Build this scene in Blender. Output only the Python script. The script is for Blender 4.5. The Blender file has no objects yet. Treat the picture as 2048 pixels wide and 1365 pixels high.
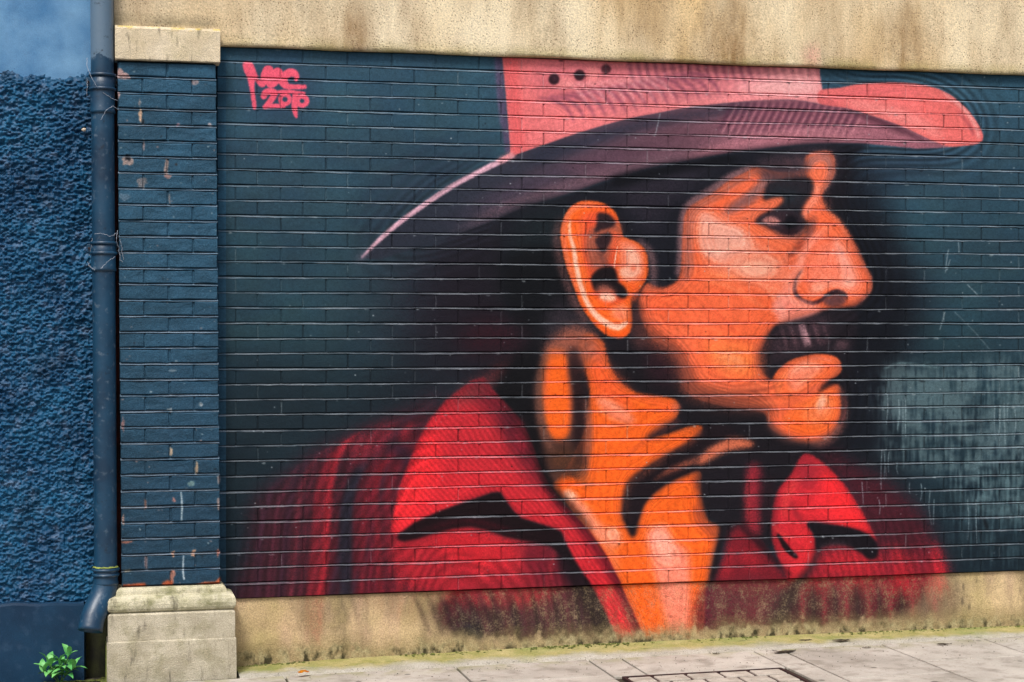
import bpy, bmesh, math, random
import numpy as np
from mathutils import Vector, Matrix

# ---------------------------------------------------------------- camera, sky, sun, exposure
scene = bpy.context.scene
R = math.radians
CAM_YAW, CAM_PITCH, CAM_ROLL = R(13.40), R(-0.304), R(0.055)
CAM_D, CAM_H, CAM_F = 8.708, 1.648, 3544.0          # metres from the wall, eye height, focal length for a 2048 px frame
cam_data = bpy.data.cameras.new('camera')
cam = bpy.data.objects.new('camera', cam_data)
scene.collection.objects.link(cam)
cam_data.sensor_width = 36.0
cam_data.lens = CAM_F / 2048 * 36.0
cam_data.clip_start, cam_data.clip_end = 0.05, 500

def cam_axes():
    cy, sy, cp, sp, cr, sr = (math.cos(CAM_YAW), math.sin(CAM_YAW), math.cos(CAM_PITCH), math.sin(CAM_PITCH), math.cos(CAM_ROLL), math.sin(CAM_ROLL))
    return np.array([[cy, sy, 0], [-sy, cy, 0], [0, 0, 1]]) @ np.array([[1, 0, 0], [0, cp, -sp], [0, sp, cp]]) @ np.array([[cr, 0, sr], [0, 1, 0], [-sr, 0, cr]])
AX = cam_axes()                                      # columns: right, forward, up
m = Matrix(((AX[0, 0], AX[0, 2], -AX[0, 1]), (AX[1, 0], AX[1, 2], -AX[1, 1]), (AX[2, 0], AX[2, 2], -AX[2, 1]))).to_4x4()
m.translation = (0, -CAM_D, CAM_H)
cam.matrix_world = m
scene.camera = cam

SUN_EL, SUN_AZ = R(58), R(28)                        # high, a little to the left of square-on to the wall
world = bpy.data.worlds.new('World'); scene.world = world
world.use_nodes = True
wn = world.node_tree.nodes; wl = world.node_tree.links
wn.clear()
sky = wn.new('ShaderNodeTexSky'); sky.sky_type = 'NISHITA'; sky.sun_disc = False
sky.sun_elevation = SUN_EL; sky.sun_rotation = R(180) + SUN_AZ
sky.air_density, sky.dust_density, sky.ozone_density = 1.0, 6.0, 0.6
bg = wn.new('ShaderNodeBackground'); bg.inputs['Strength'].default_value = 0.085
wo = wn.new('ShaderNodeOutputWorld')
wl.new(sky.outputs[0], bg.inputs['Color']); wl.new(bg.outputs[0], wo.inputs['Surface'])
sun_data = bpy.data.lights.new('sun', 'SUN'); sun_data.energy = 1.5; sun_data.angle = R(13); sun_data.color = (1.0, 0.98, 0.95)
sun = bpy.data.objects.new('sun', sun_data); scene.collection.objects.link(sun)
sdir = Vector((-math.sin(SUN_AZ) * math.cos(SUN_EL), -math.cos(SUN_AZ) * math.cos(SUN_EL), math.sin(SUN_EL)))   # towards the sun
sun.rotation_euler = sdir.to_track_quat('Z', 'Y').to_euler()
sun.location = (-3, -6, 9)
scene.view_settings.view_transform = 'Standard'; scene.view_settings.look = 'None'
scene.view_settings.exposure = 0.95; scene.view_settings.gamma = 1.0
scene.view_settings.use_curve_mapping = False

# ---------------------------------------------------------------- the painted picture (computed, no files)
# The mural is flat paint on the wall: it is laid out below as strokes and fields of spray paint on a
# canvas, then carried onto the wall plane as a paint map in metres (X along the wall, Z up).
CX0, CY0, CW, CH = 226, 66, 1850, 1250
rng = np.random.default_rng(7)

def vnoise(h, w, cell_y, cell_x, r=None):
    r = r or rng
    gy, gx = int(h / cell_y) + 3, int(w / cell_x) + 3
    g = r.random((gy, gx)).astype(np.float32)
    y = np.arange(h, dtype=np.float32) / cell_y; x = np.arange(w, dtype=np.float32) / cell_x
    yi, xi = y.astype(int), x.astype(int)
    fy, fx = y - yi, x - xi
    fy = (fy * fy * (3 - 2 * fy))[:, None]; fx = (fx * fx * (3 - 2 * fx))[None]
    a = g[yi][:, xi]; b = g[yi][:, xi + 1]; c = g[yi + 1][:, xi]; d = g[yi + 1][:, xi + 1]
    return (a * (1 - fx) + b * fx) * (1 - fy) + (c * (1 - fx) + d * fx) * fy

def box1(a, r, ax):
    if r < 1: return a
    pad = [(0, 0), (0, 0)]; pad[ax] = (r + 1, r)
    c = np.cumsum(np.pad(a, pad), axis=ax, dtype=np.float64)
    n = a.shape[ax]
    hi = np.take(c, np.arange(2 * r + 1, 2 * r + 1 + n), axis=ax); lo = np.take(c, np.arange(0, n), axis=ax)
    return ((hi - lo) / (2 * r + 1)).astype(np.float32)

def blur(a, s):
    if s <= 0.4: return a
    if s < 2:
        k = np.exp(-0.5 * (np.arange(-4, 5) / s) ** 2); k /= k.sum()
        for ax in (0, 1):
            p = [(0, 0), (0, 0)]; p[ax] = (4, 4); q = np.pad(a, p); n = a.shape[ax]
            a = sum(k[i] * np.take(q, np.arange(i, i + n), axis=ax) for i in range(9)).astype(np.float32)
        return a
    r = max(1, int(round((math.sqrt(4 * s * s + 1) - 1) / 2)))
    for _ in range(3):
        a = box1(box1(a, r, 0), r, 1)
    return a

def spline(pts, closed=True, n=8):
    p = np.array(pts, float); out = []
    N = len(p)
    idx = range(N) if closed else range(N - 1)
    for i in idx:
        if closed: a, b, c, d = p[i - 1], p[i], p[(i + 1) % N], p[(i + 2) % N]
        else: a, b, c, d = p[max(i - 1, 0)], p[i], p[i + 1], p[min(i + 2, N - 1)]
        t = np.linspace(0, 1, n, endpoint=False)[:, None]
        out.append(0.5 * (2 * b + (c - a) * t + (2 * a - 5 * b + 4 * c - d) * t ** 2 + (3 * b - a - 3 * c + d) * t ** 3))
    if not closed: out.append(p[-1:])
    return np.concatenate(out)

def raster(poly, x0, y0, w, h):
    SS = 3
    acc = np.zeros((h * SS, w + 2), np.float32)
    q = poly - [x0, y0]; q = q * [1, SS]
    a, b = q, np.roll(q, -1, 0)
    for (xa, ya), (xb, yb) in zip(a, b):
        if ya == yb: continue
        s = 1.0
        if ya > yb: xa, ya, xb, yb, s = xb, yb, xa, ya, -1.0
        i0, i1 = max(0, math.ceil(ya - .5)), min(h * SS - 1, math.ceil(yb - .5) - 1)
        if i1 < i0: continue
        rows = np.arange(i0, i1 + 1)
        x = np.clip(xa + (rows + .5 - ya) * (xb - xa) / (yb - ya), 0, w)
        xi = np.minimum(x.astype(int), w); f = x - xi
        acc[rows, xi] += s * (1 - f); acc[rows, xi + 1] += s * f
    m = np.minimum(np.abs(np.cumsum(acc, 1)[:, :w]), 1)
    return m.reshape(h, SS, w).mean(1)

IMG = np.zeros((CH, CW, 3), np.float32)
ALPHA = np.zeros((CH, CW), np.float32)
YY, XX = np.mgrid[0:CH, 0:CW].astype(np.float32); YY += CY0; XX += CX0
GRAIN = vnoise(CH, CW, 1.6, 1.6)

def mask_of(poly, b):
    m = int(3 * b + 3)
    x0 = max(CX0, int(poly[:, 0].min()) - m); x1 = min(CX0 + CW, int(poly[:, 0].max()) + m + 1)
    y0 = max(CY0, int(poly[:, 1].min()) - m); y1 = min(CY0 + CH, int(poly[:, 1].max()) + m + 1)
    if x1 <= x0 or y1 <= y0: return None
    return blur(raster(poly, x0, y0, x1 - x0, y1 - y0), b), slice(y0 - CY0, y1 - CY0), slice(x0 - CX0, x1 - CX0)

def lay(r, col, a=1.0, clip=None, grad=None, fade=None, to_alpha=None):
    if r is None: return
    m, sy, sx = r
    m = m * a
    if clip is not None: m = m * clip[sy, sx]
    if fade is not None:                      # (x0,y0,x1,y1): full at the first point, nothing at the second
        x0, y0, x1, y1 = fade; L = (x1 - x0) ** 2 + (y1 - y0) ** 2
        t = ((XX[sy, sx] - x0) * (x1 - x0) + (YY[sy, sx] - y0) * (y1 - y0)) / L
        m = m * np.clip(1 - t, 0, 1)
    if to_alpha is not None:
        ALPHA[sy, sx] += (to_alpha - ALPHA[sy, sx]) * m; return
    # spray grain: soft edges break up into speckle
    soft = m * (1 - m) * 4
    m = np.clip(m + (GRAIN[sy, sx] - .5) * .34 * soft, 0, 1)
    c = np.array(col, np.float32) / 255
    if grad is not None:
        x0, y0, x1, y1, c2 = grad; L = (x1 - x0) ** 2 + (y1 - y0) ** 2
        t = np.clip(((XX[sy, sx] - x0) * (x1 - x0) + (YY[sy, sx] - y0) * (y1 - y0)) / L, 0, 1)[..., None]
        c = c * (1 - t) + np.array(c2, np.float32) / 255 * t
    IMG[sy, sx] += (c - IMG[sy, sx]) * m[..., None]

def P(pts, col, a=1.0, b=1.6, s=True, **k):
    poly = spline(pts) if s else np.array(pts, float)
    lay(mask_of(poly, b), col, a, **k)

def ribbon(pts, w):
    c = spline(pts, False, 10)
    ww = np.interp(np.linspace(0, 1, len(c)), np.linspace(0, 1, len(w)), w) if hasattr(w, '__len__') else np.full(len(c), float(w))
    t = np.gradient(c, axis=0); t /= np.linalg.norm(t, axis=1, keepdims=True) + 1e-6
    n = np.stack([-t[:, 1], t[:, 0]], 1) * (ww / 2)[:, None]
    th = np.linspace(0, math.pi, 7)[1:-1]
    def cap(p, t, r, sgn):
        nn = np.array([-t[1], t[0]])
        return [p + r * (math.cos(a) * nn * sgn + math.sin(a) * t * sgn) for a in th]
    return np.concatenate([c + n, np.array(cap(c[-1], t[-1], ww[-1] / 2, 1)), (c - n)[::-1], np.array(cap(c[0], t[0], ww[0] / 2, -1))])

def S(pts, w, col, a=1.0, b=1.2, **k):
    lay(mask_of(ribbon(pts, w), b), col, a, **k)

def E(cx, cy, rx, ry, col, a=1.0, b=2.0, rot=0, **k):
    t = np.linspace(0, 2 * math.pi, 40, endpoint=False); c, s = math.cos(math.radians(rot)), math.sin(math.radians(rot))
    x, y = rx * np.cos(t), ry * np.sin(t)
    lay(mask_of(np.stack([cx + x * c - y * s, cy + x * s + y * c], 1), b), col, a, **k)

def chip(x, y, rx, ry, c, a, b=.9):
    r = np.random.default_rng(int(x * 31 + y)); n = 11; t = np.arange(n) / n * 2 * math.pi
    k = .55 + .75 * r.random(n)
    lay(mask_of(spline(np.stack([x + rx * k * np.cos(t), y + ry * k * np.sin(t)], 1), True, 4), b), c, a)

def full(pts, b=1.0, s=True):
    M = np.zeros((CH, CW), np.float32)
    r = mask_of(spline(pts) if s else np.array(pts, float), b)
    M[r[1], r[2]] = r[0]
    return M

def ripple(M, field, period, amt, col=None):
    v = np.sin(2 * np.pi * field / period)
    if col is None: IMG[...] *= (1 + amt * v * M)[..., None]
    else:
        m = (np.clip(v, 0, 1) * amt * M)[..., None]
        IMG[...] += (np.array(col, np.float32) / 255 - IMG) * m

def paint_mural():
    global IMG
    O, OD, PK, PL, BR, K = (246, 100, 56), (226, 78, 42), (250, 132, 106), (255, 186, 166), (128, 70, 62), (26, 24, 31)
    # ---- ground coat: dark slate teal, painted darker towards the figure and the foot of the wall
    t = np.clip((YY - 90) / 1100, 0, 1)[..., None]
    c0, c1, c2 = (np.array(c, np.float32) / 255 for c in ((54, 86, 106), (40, 65, 77), (20, 33, 42)))
    IMG[...] = np.where(t < .5, c0 + (c1 - c0) * t * 2, c1 + (c2 - c1) * (t - .5) * 2)
    n = vnoise(CH, CW, 60, 90) - .5; n2 = vnoise(CH, CW, 25, 40) - .5
    IMG[..., 0] *= 1 + .10 * n + .06 * n2; IMG[..., 1] *= 1 + .16 * n; IMG[..., 2] *= 1 + .12 * n - .05 * n2
    # the halo of darker coats round the head
    E(960, 590, 260, 240, (38, 46, 56), .7, 70); E(1000, 600, 170, 200, (34, 26, 38), .85, 55); E(700, 840, 260, 90, (28, 38, 46), .6, 60); E(1060, 620, 90, 190, (20, 22, 27), .9, 32)
    E(960, 650, 90, 90, (44, 24, 36), .6, 40)
    P([(1660, 290), (1720, 380), (1780, 480), (1815, 570), (1800, 660), (1740, 760), (1720, 880), (1650, 920), (1600, 600)], (20, 22, 31), .85, 26)
    E(1760, 640, 90, 120, (22, 30, 38), .6, 36)
    P([(1480, 290), (1900, 298), (1860, 340), (1720, 380), (1640, 360)], (36, 46, 62), .6, 22)
    P([(1000, 430), (900, 520), (830, 650), (770, 770), (690, 860), (880, 810), (1000, 770), (1090, 700)], (22, 24, 31), .6, 44)
    P([(1690, 300), (1790, 470), (1836, 620), (1790, 760), (1790, 900), (1840, 980), (1740, 960), (1660, 900), (1640, 600)], (17, 19, 27), .8, 30)
    P([(1880, 1000), (1960, 1040), (2080, 1090), (2080, 1180), (1860, 1180)], (22, 34, 44), .5, 40)
    P([(450, 800), (700, 760), (800, 820), (600, 900), (500, 1000), (450, 1200)], (22, 32, 39), .55, 60)
    # ---- hat crown
    top = [(1023, 313), (1085, 292), (1153, 268), (1250, 240), (1320, 226), (1380, 215), (1464, 206), (1534, 201), (1593, 201), (1652, 211),
           (1690, 217), (1730, 228), (1794, 250), (1836, 269), (1871, 285), (1897, 294)]
    low = [(1835, 298), (1736, 288), (1637, 288), (1581, 292), (1523, 299), (1455, 308), (1382, 321), (1303, 336), (1247, 353), (1206, 364), (1157, 382), (1100, 400), (1061, 412), (999, 437)]
    S([(996, 100), (1003, 190), (1012, 270), (1016, 302)], [12, 15, 14, 10], (84, 74, 102), .9, 2)
    S([(990, 100), (996, 190), (1003, 250)], 4, (120, 100, 135), .5, 2)
    crown = [(1001, 70), (1005, 118), (1013, 200), (1020, 290), (1022, 316)] + [tuple(p) for p in spline(top[:11], False, 4)] + [(1646, 190), (1640, 150), (1636, 70)]
    CROWN = full(crown, 1.0, False)
    P(crown, (240, 122, 124), 1, 1.3, False, grad=(1060, 300, 1560, 150, (247, 158, 160)))
    P([(1003, 80), (1006, 118), (1014, 200), (1021, 290), (1024, 310), (1048, 300), (1042, 220), (1032, 80)], (238, 104, 106), .8, 4, clip=CROWN)
    E(1560, 172, 90, 16, (253, 196, 194), .75, 10, clip=CROWN)
    E(1150, 255, 80, 16, (244, 132, 134), .7, 10, -18, clip=CROWN)
    P([(1070, 130), (1180, 122), (1300, 120), (1560, 130), (1540, 150), (1400, 190), (1300, 205), (1240, 225), (1150, 205), (1085, 190)], (196, 104, 118), .55, 16, clip=CROWN)
    for i in range(15):
        x = 1078 + 21 * i; y = 196 - 3.6 * i
        S([(x, y), (x + 34, y + 6), (x + 58, y + 24), (x + 70, y + 48)], [3, 8, 7, 2], (132, 70, 92), .72, 2.0, clip=CROWN)
    for i in range(10):
        x = 1120 + 19 * i; y = 168 - 1.5 * i
        S([(x, y), (x + 26, y + 6), (x + 46, y + 26), (x + 54, y + 44)], [3, 6, 6, 2], (252, 176, 178), .6, 2, clip=CROWN)
    for i, x in enumerate(range(1258, 1640, 17)):
        S([(x, 122), (x + 4, 146), (x + 12, 163 + 4 * (i % 2))], [9, 7, 2], (128, 70, 88), .68 if x < 1500 else .35, 2.2, clip=CROWN)
    for i, x in enumerate(range(1300, 1500, 24)):
        S([(x, 170), (x + 8, 186), (x + 18, 198)], [2, 6, 2], (170, 92, 108), .4, 2.4, clip=CROWN)
    E(1128, 165, 22, 12, (250, 150, 150), .7, 4); E(1186, 150, 14, 16, (250, 150, 148), .7, 4)
    for x, y, r in ((1108, 159, 11), (1159, 151, 11), (1212, 139, 10)):
        E(x, y, r, r, (46, 26, 36), .97 if x < 1200 else .75, 1.6); E(x + 1, y - 2, r * .35, r * .35, (96, 60, 72), .5, 2)
    # ---- brim, lit upper face on the right
    brimr = [(1640, 182), (1680, 176), (1724, 168), (1800, 166), (1858, 173), (1900, 190), (1934, 219), (1958, 252), (1966, 274), (1958, 287), (1930, 292), (1900, 294), (1880, 290),
             (1836, 269), (1794, 250), (1730, 228), (1690, 217), (1640, 208)]
    BR_ = full(brimr, 1)
    P(brimr, (242, 120, 120), 1, 1.3, grad=(1650, 220, 1900, 250, (240, 116, 112)))
    S([(1700, 206), (1760, 220), (1830, 244), (1880, 272)], [14, 24, 26, 12], (252, 158, 152), .6, 7, clip=BR_)
    S([(1660, 200), (1700, 188), (1780, 182), (1840, 186)], [8, 12, 12, 6], (226, 104, 112), .5, 4, clip=BR_)
    S([(1884, 184), (1925, 216), (1950, 250), (1958, 276)], [3, 7, 8, 5], (252, 176, 172), .85, 2, clip=BR_)
    S([(1915, 222), (1934, 245), (1944, 262), (1946, 272)], [2, 6, 6, 3], (150, 70, 80), .7, 2, clip=BR_)
    # ---- brim, dark underside
    brim = [tuple(p) for p in spline(top, False, 4)] + [(1885, 296)] + [tuple(p) for p in spline(low, False, 4)] + [(880, 482), (760, 520), (722, 516), (760, 480), (806, 440), (860, 402), (912, 368), (970, 338)]
    BRIM = full(brim, 1.2, False) * (.35 + .65 * np.clip((XX - 860) / 160, 0, 1))
    DISS = np.clip(1 - (YY - (512 - (XX - 722) * .52) - 16) / np.maximum(30 + (XX - 760) * .55, 12), 0, 1)
    DISS = np.where(XX > 1010, np.maximum(DISS, np.clip((XX - 1010) / 60, 0, 1)), DISS)
    P(brim, (44, 49, 62), 1, 1.3, False, grad=(920, 430, 1580, 250, (146, 92, 106)), clip=DISS)
    S([(720, 520), (800, 470), (880, 420), (960, 372), (1040, 332), (1110, 300)], [20, 40, 44, 40, 34, 10], (44, 50, 64), .8, 10, clip=BRIM)
    P([(900, 470), (1000, 430), (1060, 405), (1160, 375), (1250, 348), (1400, 312), (1380, 300), (1240, 326), (1120, 366), (1000, 405)], (128, 94, 106), .6, 8, clip=BRIM)
    P([(880, 455), (1000, 404), (1130, 352), (1240, 318), (1300, 300), (1200, 310), (1080, 350), (960, 400)], (70, 60, 78), .7, 9, clip=BRIM)
    P([(1060, 300), (1160, 272), (1260, 244), (1380, 222), (1480, 212), (1500, 225), (1380, 240), (1280, 262), (1180, 296), (1080, 330)], (44, 48, 64), .85, 8, clip=BRIM)
    P([(1130, 330), (1260, 290), (1400, 262), (1300, 308), (1180, 344)], (96, 66, 80), .7, 10, clip=BRIM)
    P([(1360, 325), (1460, 304), (1580, 288), (1700, 284), (1800, 290), (1700, 270), (1580, 262), (1460, 280)], (190, 122, 134), .7, 7, clip=BRIM)
    P([(1440, 240), (1560, 212), (1650, 216), (1760, 244), (1800, 262), (1720, 262), (1600, 250), (1500, 262)], (146, 84, 100), .6, 8, clip=BRIM)
    for i, x in enumerate(range(1440, 1700, 15)):
        y = 206 + max(0, (x - 1600)) * .08
        S([(x + 26, y), (x + 12, y + 28), (x - 4, y + 58)], [7, 8, 2], (78, 44, 64), .62, 2, clip=BRIM)
        S([(x + 34, y + 4), (x + 20, y + 32), (x + 2, y + 66)], [2, 5, 2], (222, 150, 160), .55, 1.6, clip=BRIM)
    for i in range(7):
        x = 1560 + 26 * i
        S([(x, 262 - 2 * i), (x + 60, 262), (x + 130, 284)], [2, 5, 2], (206, 136, 148), .42, 2, clip=BRIM)
    S([(1690, 220), (1740, 236), (1800, 260), (1850, 284)], [5, 12, 10, 4], (78, 44, 58), .75, 3, clip=BRIM)
    E(1790, 286, 70, 7, (176, 108, 124), .6, 5, 3, clip=BRIM)
    # left: soft shadow lines and the thin lit rim
    for k, (o, a) in enumerate(((18, .42), (34, .34), (54, .28), (76, .2))):
        S([(728 - o * .4, 505 - o), (800 - o * .5, 442 - o), (905 - o * .5, 366 - o), (985, 322 - o * .8)], [6, 14, 14, 5], (30, 40, 58), a, 4)
        S([(760 - o * .4, 470 - o), (850 - o * .5, 396 - o), (930 - o * .5, 346 - o)], [3, 8, 3], (70, 82, 104), a * .7, 4)
    S([(724, 515), (761, 478), (805, 441), (860, 402), (911, 369), (970, 338), (1023, 312)], [4, 9, 10, 10, 10, 11, 12], (214, 168, 186), 1, 1.4)
    S([(718, 520), (730, 508)], 12, (110, 106, 124), .6, 5)
    S([(1000, 322), (1024, 310)], [8, 14], (240, 140, 140), .7, 3)
    # ---- hair and the shade under the hat
    hair = [tuple(p) for p in spline(list(reversed(low[1:])), False, 4)] + [(1740, 290), (1690, 320), (1668, 330), (1640, 420), (1560, 480), (1400, 575), (1330, 590), (1280, 570),
            (1270, 470), (1230, 410), (1170, 398), (1120, 430), (1110, 560), (1150, 650), (1140, 700), (1075, 720), (1020, 660), (1004, 560), (1000, 470)]
    P([(1010, 440), (1140, 395), (1300, 340), (1500, 305), (1690, 300), (1690, 420), (1650, 620), (1705, 660), (1690, 880), (1660, 960), (1440, 1010), (1270, 1090), (1090, 970), (1010, 820), (985, 760), (1020, 680), (1004, 560)], (23, 22, 29), .95, 8)
    P(hair, (24, 26, 35), .97, 3, False)
    P([(1240, 360), (1330, 340), (1420, 322), (1400, 360), (1330, 420), (1310, 470), (1260, 420)], (50, 44, 56), .6, 16)
    P([(1040, 440), (1120, 410), (1130, 470), (1100, 600), (1030, 620), (1020, 520)], (26, 38, 42), .6, 16)
    P([(1230, 352), (1350, 330), (1460, 312), (1470, 322), (1350, 346), (1240, 374)], (10, 12, 18), .8, 5)
    P([(1005, 520), (1120, 500), (1160, 640), (1100, 690), (1060, 760), (1000, 830), (985, 750), (1050, 690), (1020, 640)], (14, 16, 21), .9, 10)
    P([(985, 640), (1055, 668), (1050, 690), (1000, 705), (930, 700), (930, 660)], (56, 20, 30), .6, 18)
    P([(1120, 600), (1165, 640), (1190, 670), (1150, 700), (1100, 700), (1090, 650)], (58, 50, 58), .7, 14)
    P([(1590, 296), (1660, 292), (1680, 330), (1640, 380), (1600, 350)], (60, 48, 60), .5, 10)
    # ---- face
    face = [(1520, 338), (1560, 345), (1600, 340), (1614, 312), (1640, 304), (1664, 308), (1669, 340), (1661, 362), (1647, 381), (1643, 397), (1652, 419), (1673, 437), (1693, 463), (1711, 496),
            (1726, 528), (1740, 551), (1742, 578), (1728, 596), (1708, 611), (1681, 617), (1629, 624), (1558, 648), (1541, 664), (1527, 690), (1518, 714), (1526, 745), (1546, 760), (1565, 733),
            (1590, 718), (1634, 709), (1672, 715), (1682, 736), (1670, 754), (1650, 768), (1676, 770), (1681, 800), (1680, 830), (1672, 856), (1649, 880), (1605, 887), (1564, 873), (1537, 852),
            (1526, 825), (1460, 815), (1400, 800), (1378, 786), (1368, 746), (1352, 710), (1322, 688), (1306, 682), (1290, 655), (1278, 622), (1281, 590), (1296, 568), (1322, 578), (1350, 566),
            (1362, 545), (1365, 505), (1367, 465), (1372, 428), (1385, 412), (1425, 388), (1460, 362), (1490, 348)]
    S([(1500, 336), (1462, 356), (1424, 382), (1384, 408), (1369, 428), (1364, 465), (1361, 510), (1356, 548)], [10, 18, 18, 18, 16, 15, 13, 10], (132, 96, 100), .9, 3)
    FACE = full(face, 1.5)
    P(face, O, 1, 2.0)
    # temple and forehead
    P([(1368, 560), (1366, 470), (1374, 430), (1388, 414), (1424, 392), (1462, 366), (1500, 346), (1512, 352), (1470, 378), (1420, 408), (1392, 430), (1384, 470), (1382, 540)], (214, 98, 72), .75, 5, clip=FACE)
    P([(1512, 340), (1600, 338), (1612, 350), (1560, 362), (1530, 384), (1512, 404), (1476, 424), (1440, 434), (1460, 408), (1492, 378), (1508, 356)], (136, 92, 92), .9, 6, clip=FACE)
    P([(1496, 345), (1518, 336), (1524, 352), (1510, 372), (1480, 392), (1462, 396)], (238, 104, 66), .9, 4)
    S([(1500, 392), (1520, 376), (1540, 358)], [4, 12, 4], (176, 120, 112), .6, 4)
    P([(1520, 320), (1600, 312), (1616, 345), (1560, 350), (1528, 344)], (70, 54, 62), .8, 9)
    S([(1572, 318), (1580, 334), (1588, 348)], [3, 6, 3], (130, 88, 92), .6, 3); S([(1594, 316), (1602, 330), (1606, 346)], [3, 6, 3], (150, 98, 98), .6, 3)
    # brow bump and bridge of the nose
    P([(1616, 314), (1660, 306), (1670, 340), (1660, 366), (1646, 384), (1630, 378), (1620, 350)], (170, 112, 104), .95, 4)
    P([(1628, 330), (1650, 326), (1654, 352), (1644, 380), (1642, 398), (1650, 420), (1636, 424), (1624, 410), (1628, 380), (1616, 352)], (246, 112, 74), .95, 4)
    S([(1622, 326), (1636, 316), (1648, 318)], [3, 8, 3], (196, 104, 88), .7, 3)
    S([(1636, 372), (1628, 398), (1612, 424), (1606, 440)], [10, 18, 16, 8], (250, 150, 126), .85, 4)
    S([(1652, 386), (1656, 404), (1664, 412)], [6, 12, 4], (96, 58, 60), .6, 5)
    # eyebrow and eye socket
    P([(1526, 390), (1536, 366), (1560, 356), (1592, 352), (1616, 354), (1627, 366), (1625, 388), (1609, 410), (1604, 430), (1612, 448), (1606, 470), (1588, 478), (1560, 470), (1536, 455), (1514, 446), (1510, 438),
       (1528, 424), (1552, 414), (1564, 400), (1548, 398), (1530, 404)], (30, 32, 41), .97, 3.2)
    E(1570, 392, 30, 12, (34, 46, 54), .8, 8)
    P([(1512, 443), (1530, 426), (1560, 422), (1590, 430), (1606, 450), (1598, 470), (1572, 476), (1546, 466)], (58, 40, 48), .75, 5)
    P([(1468, 444), (1500, 420), (1530, 404), (1560, 395), (1566, 402), (1548, 416), (1522, 428), (1500, 444)], (232, 112, 78), .95, 3)
    P([(1524, 444), (1536, 434), (1552, 436), (1560, 446), (1544, 450)], (196, 126, 120), .95, 2)
    E(1582, 446, 14, 16, (16, 16, 24), .95, 3); E(1575, 466, 26, 7, (40, 24, 30), .8, 3, -4)
    S([(1548, 462), (1570, 474), (1594, 472), (1608, 458)], [3, 6, 6, 3], (196, 112, 92), .7, 2)
    S([(1520, 452), (1545, 470), (1575, 482), (1602, 478), (1618, 458)], [3, 8, 9, 8, 4], (238, 120, 86), .85, 3)
    S([(1622, 440), (1624, 462), (1614, 482), (1596, 502), (1582, 516), (1566, 522)], [10, 14, 14, 14, 12, 4], (104, 62, 60), .9, 5)
    S([(1606, 440), (1616, 452), (1612, 468)], [6, 10, 5], (30, 28, 34), .8, 3)
    S([(1500, 452), (1540, 478), (1580, 492)], [4, 10, 4], (252, 138, 98), .6, 5)
    S([(1540, 492), (1570, 486), (1592, 490)], [3, 8, 3], (216, 96, 66), .6, 4)
    # pale cheek
    P([(1402, 428), (1418, 426), (1444, 446), (1480, 460), (1488, 482), (1504, 496), (1482, 506), (1462, 524), (1446, 532), (1436, 520), (1408, 508), (1398, 484), (1399, 450)], (252, 160, 140), .95, 3)
    P([(1408, 446), (1440, 456), (1476, 468), (1480, 488), (1440, 498), (1410, 494)], (255, 188, 168), .75, 5)
    for x, y, r in ((1414, 436, 5), (1471, 463, 6), (1450, 460, 4), (1431, 470, 5)):
        E(x, y, r, r, (246, 140, 122), .7, 2)
    for k in range(5):
        S([(1412 + 11 * k, 452), (1410 + 11 * k, 490)], [2, 3], (246, 150, 132), .45, 1.5)
    S([(1470, 488), (1490, 484)], 2, (226, 110, 84), .6, 1.2)
    S([(1400, 440), (1392, 480), (1396, 520)], [6, 10, 4], (250, 84, 30), .7, 4)
    E(1506, 534, 50, 23, (252, 150, 122), .95, 5, 2); E(1512, 536, 36, 16, (255, 186, 158), .9, 4, 2); E(1516, 536, 24, 10, (255, 214, 188), .85, 3, 2)
    S([(1462, 528), (1490, 516), (1530, 512), (1552, 524)], [2, 5, 5, 2], (240, 110, 72), .7, 2)
    E(1450, 552, 40, 10, (252, 126, 60), .7, 8)
    # laugh line and upper lip
    S([(1662, 456), (1636, 472), (1612, 500), (1598, 530), (1584, 562), (1570, 592), (1556, 620)], [6, 18, 22, 22, 24, 26, 22], (250, 140, 120), .9, 4)
    S([(1628, 478), (1606, 512), (1594, 544)], [4, 8, 4], (255, 176, 158), .6, 4)
    S([(1610, 478), (1590, 510), (1576, 536), (1560, 560)], [4, 12, 14, 6], (238, 84, 42), .8, 4)
    for k in range(5):
        S([(1510 + 8 * k, 566 + 7 * k), (1540 + 5 * k, 574 + 8 * k), (1566, 588 + 8 * k)], [2, 4, 2], (252, 148, 122), .5, 2)
    P([(1548, 604), (1574, 596), (1598, 600), (1640, 618), (1630, 630), (1600, 640), (1562, 648), (1552, 630)], (248, 146, 130), .95, 4)
    S([(1558, 606), (1570, 628), (1562, 642)], [4, 10, 4], (255, 178, 160), .7, 4)
    S([(1580, 606), (1572, 622)], 6, (230, 110, 96), .6, 4)
    # nose
    P([(1606, 548), (1618, 510), (1640, 486), (1668, 478), (1680, 520), (1690, 560), (1650, 566), (1618, 578)], (234, 82, 48), .75, 7)
    S([(1640, 466), (1664, 462), (1684, 470)], [6, 14, 4], (246, 110, 66), .7, 5)
    S([(1672, 484), (1686, 520), (1698, 556), (1704, 574)], [10, 22, 26, 14], (252, 164, 146), .95, 4)
    S([(1676, 490), (1688, 524), (1698, 550)], [4, 9, 8], (255, 196, 182), .7, 3)
    S([(1654, 432), (1676, 450), (1698, 482), (1716, 520), (1730, 556), (1732, 580)], [4, 10, 12, 12, 12, 6], (244, 98, 56), .9, 4)
    S([(1690, 462), (1712, 500), (1728, 534), (1741, 556), (1740, 582), (1722, 600)], [2, 4, 4, 4, 5, 3], (190, 110, 92), .7, 2)
    S([(1624, 586), (1640, 572), (1664, 566), (1692, 572), (1712, 566)], [12, 20, 20, 16, 8], (252, 148, 122), .9, 4)
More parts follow.
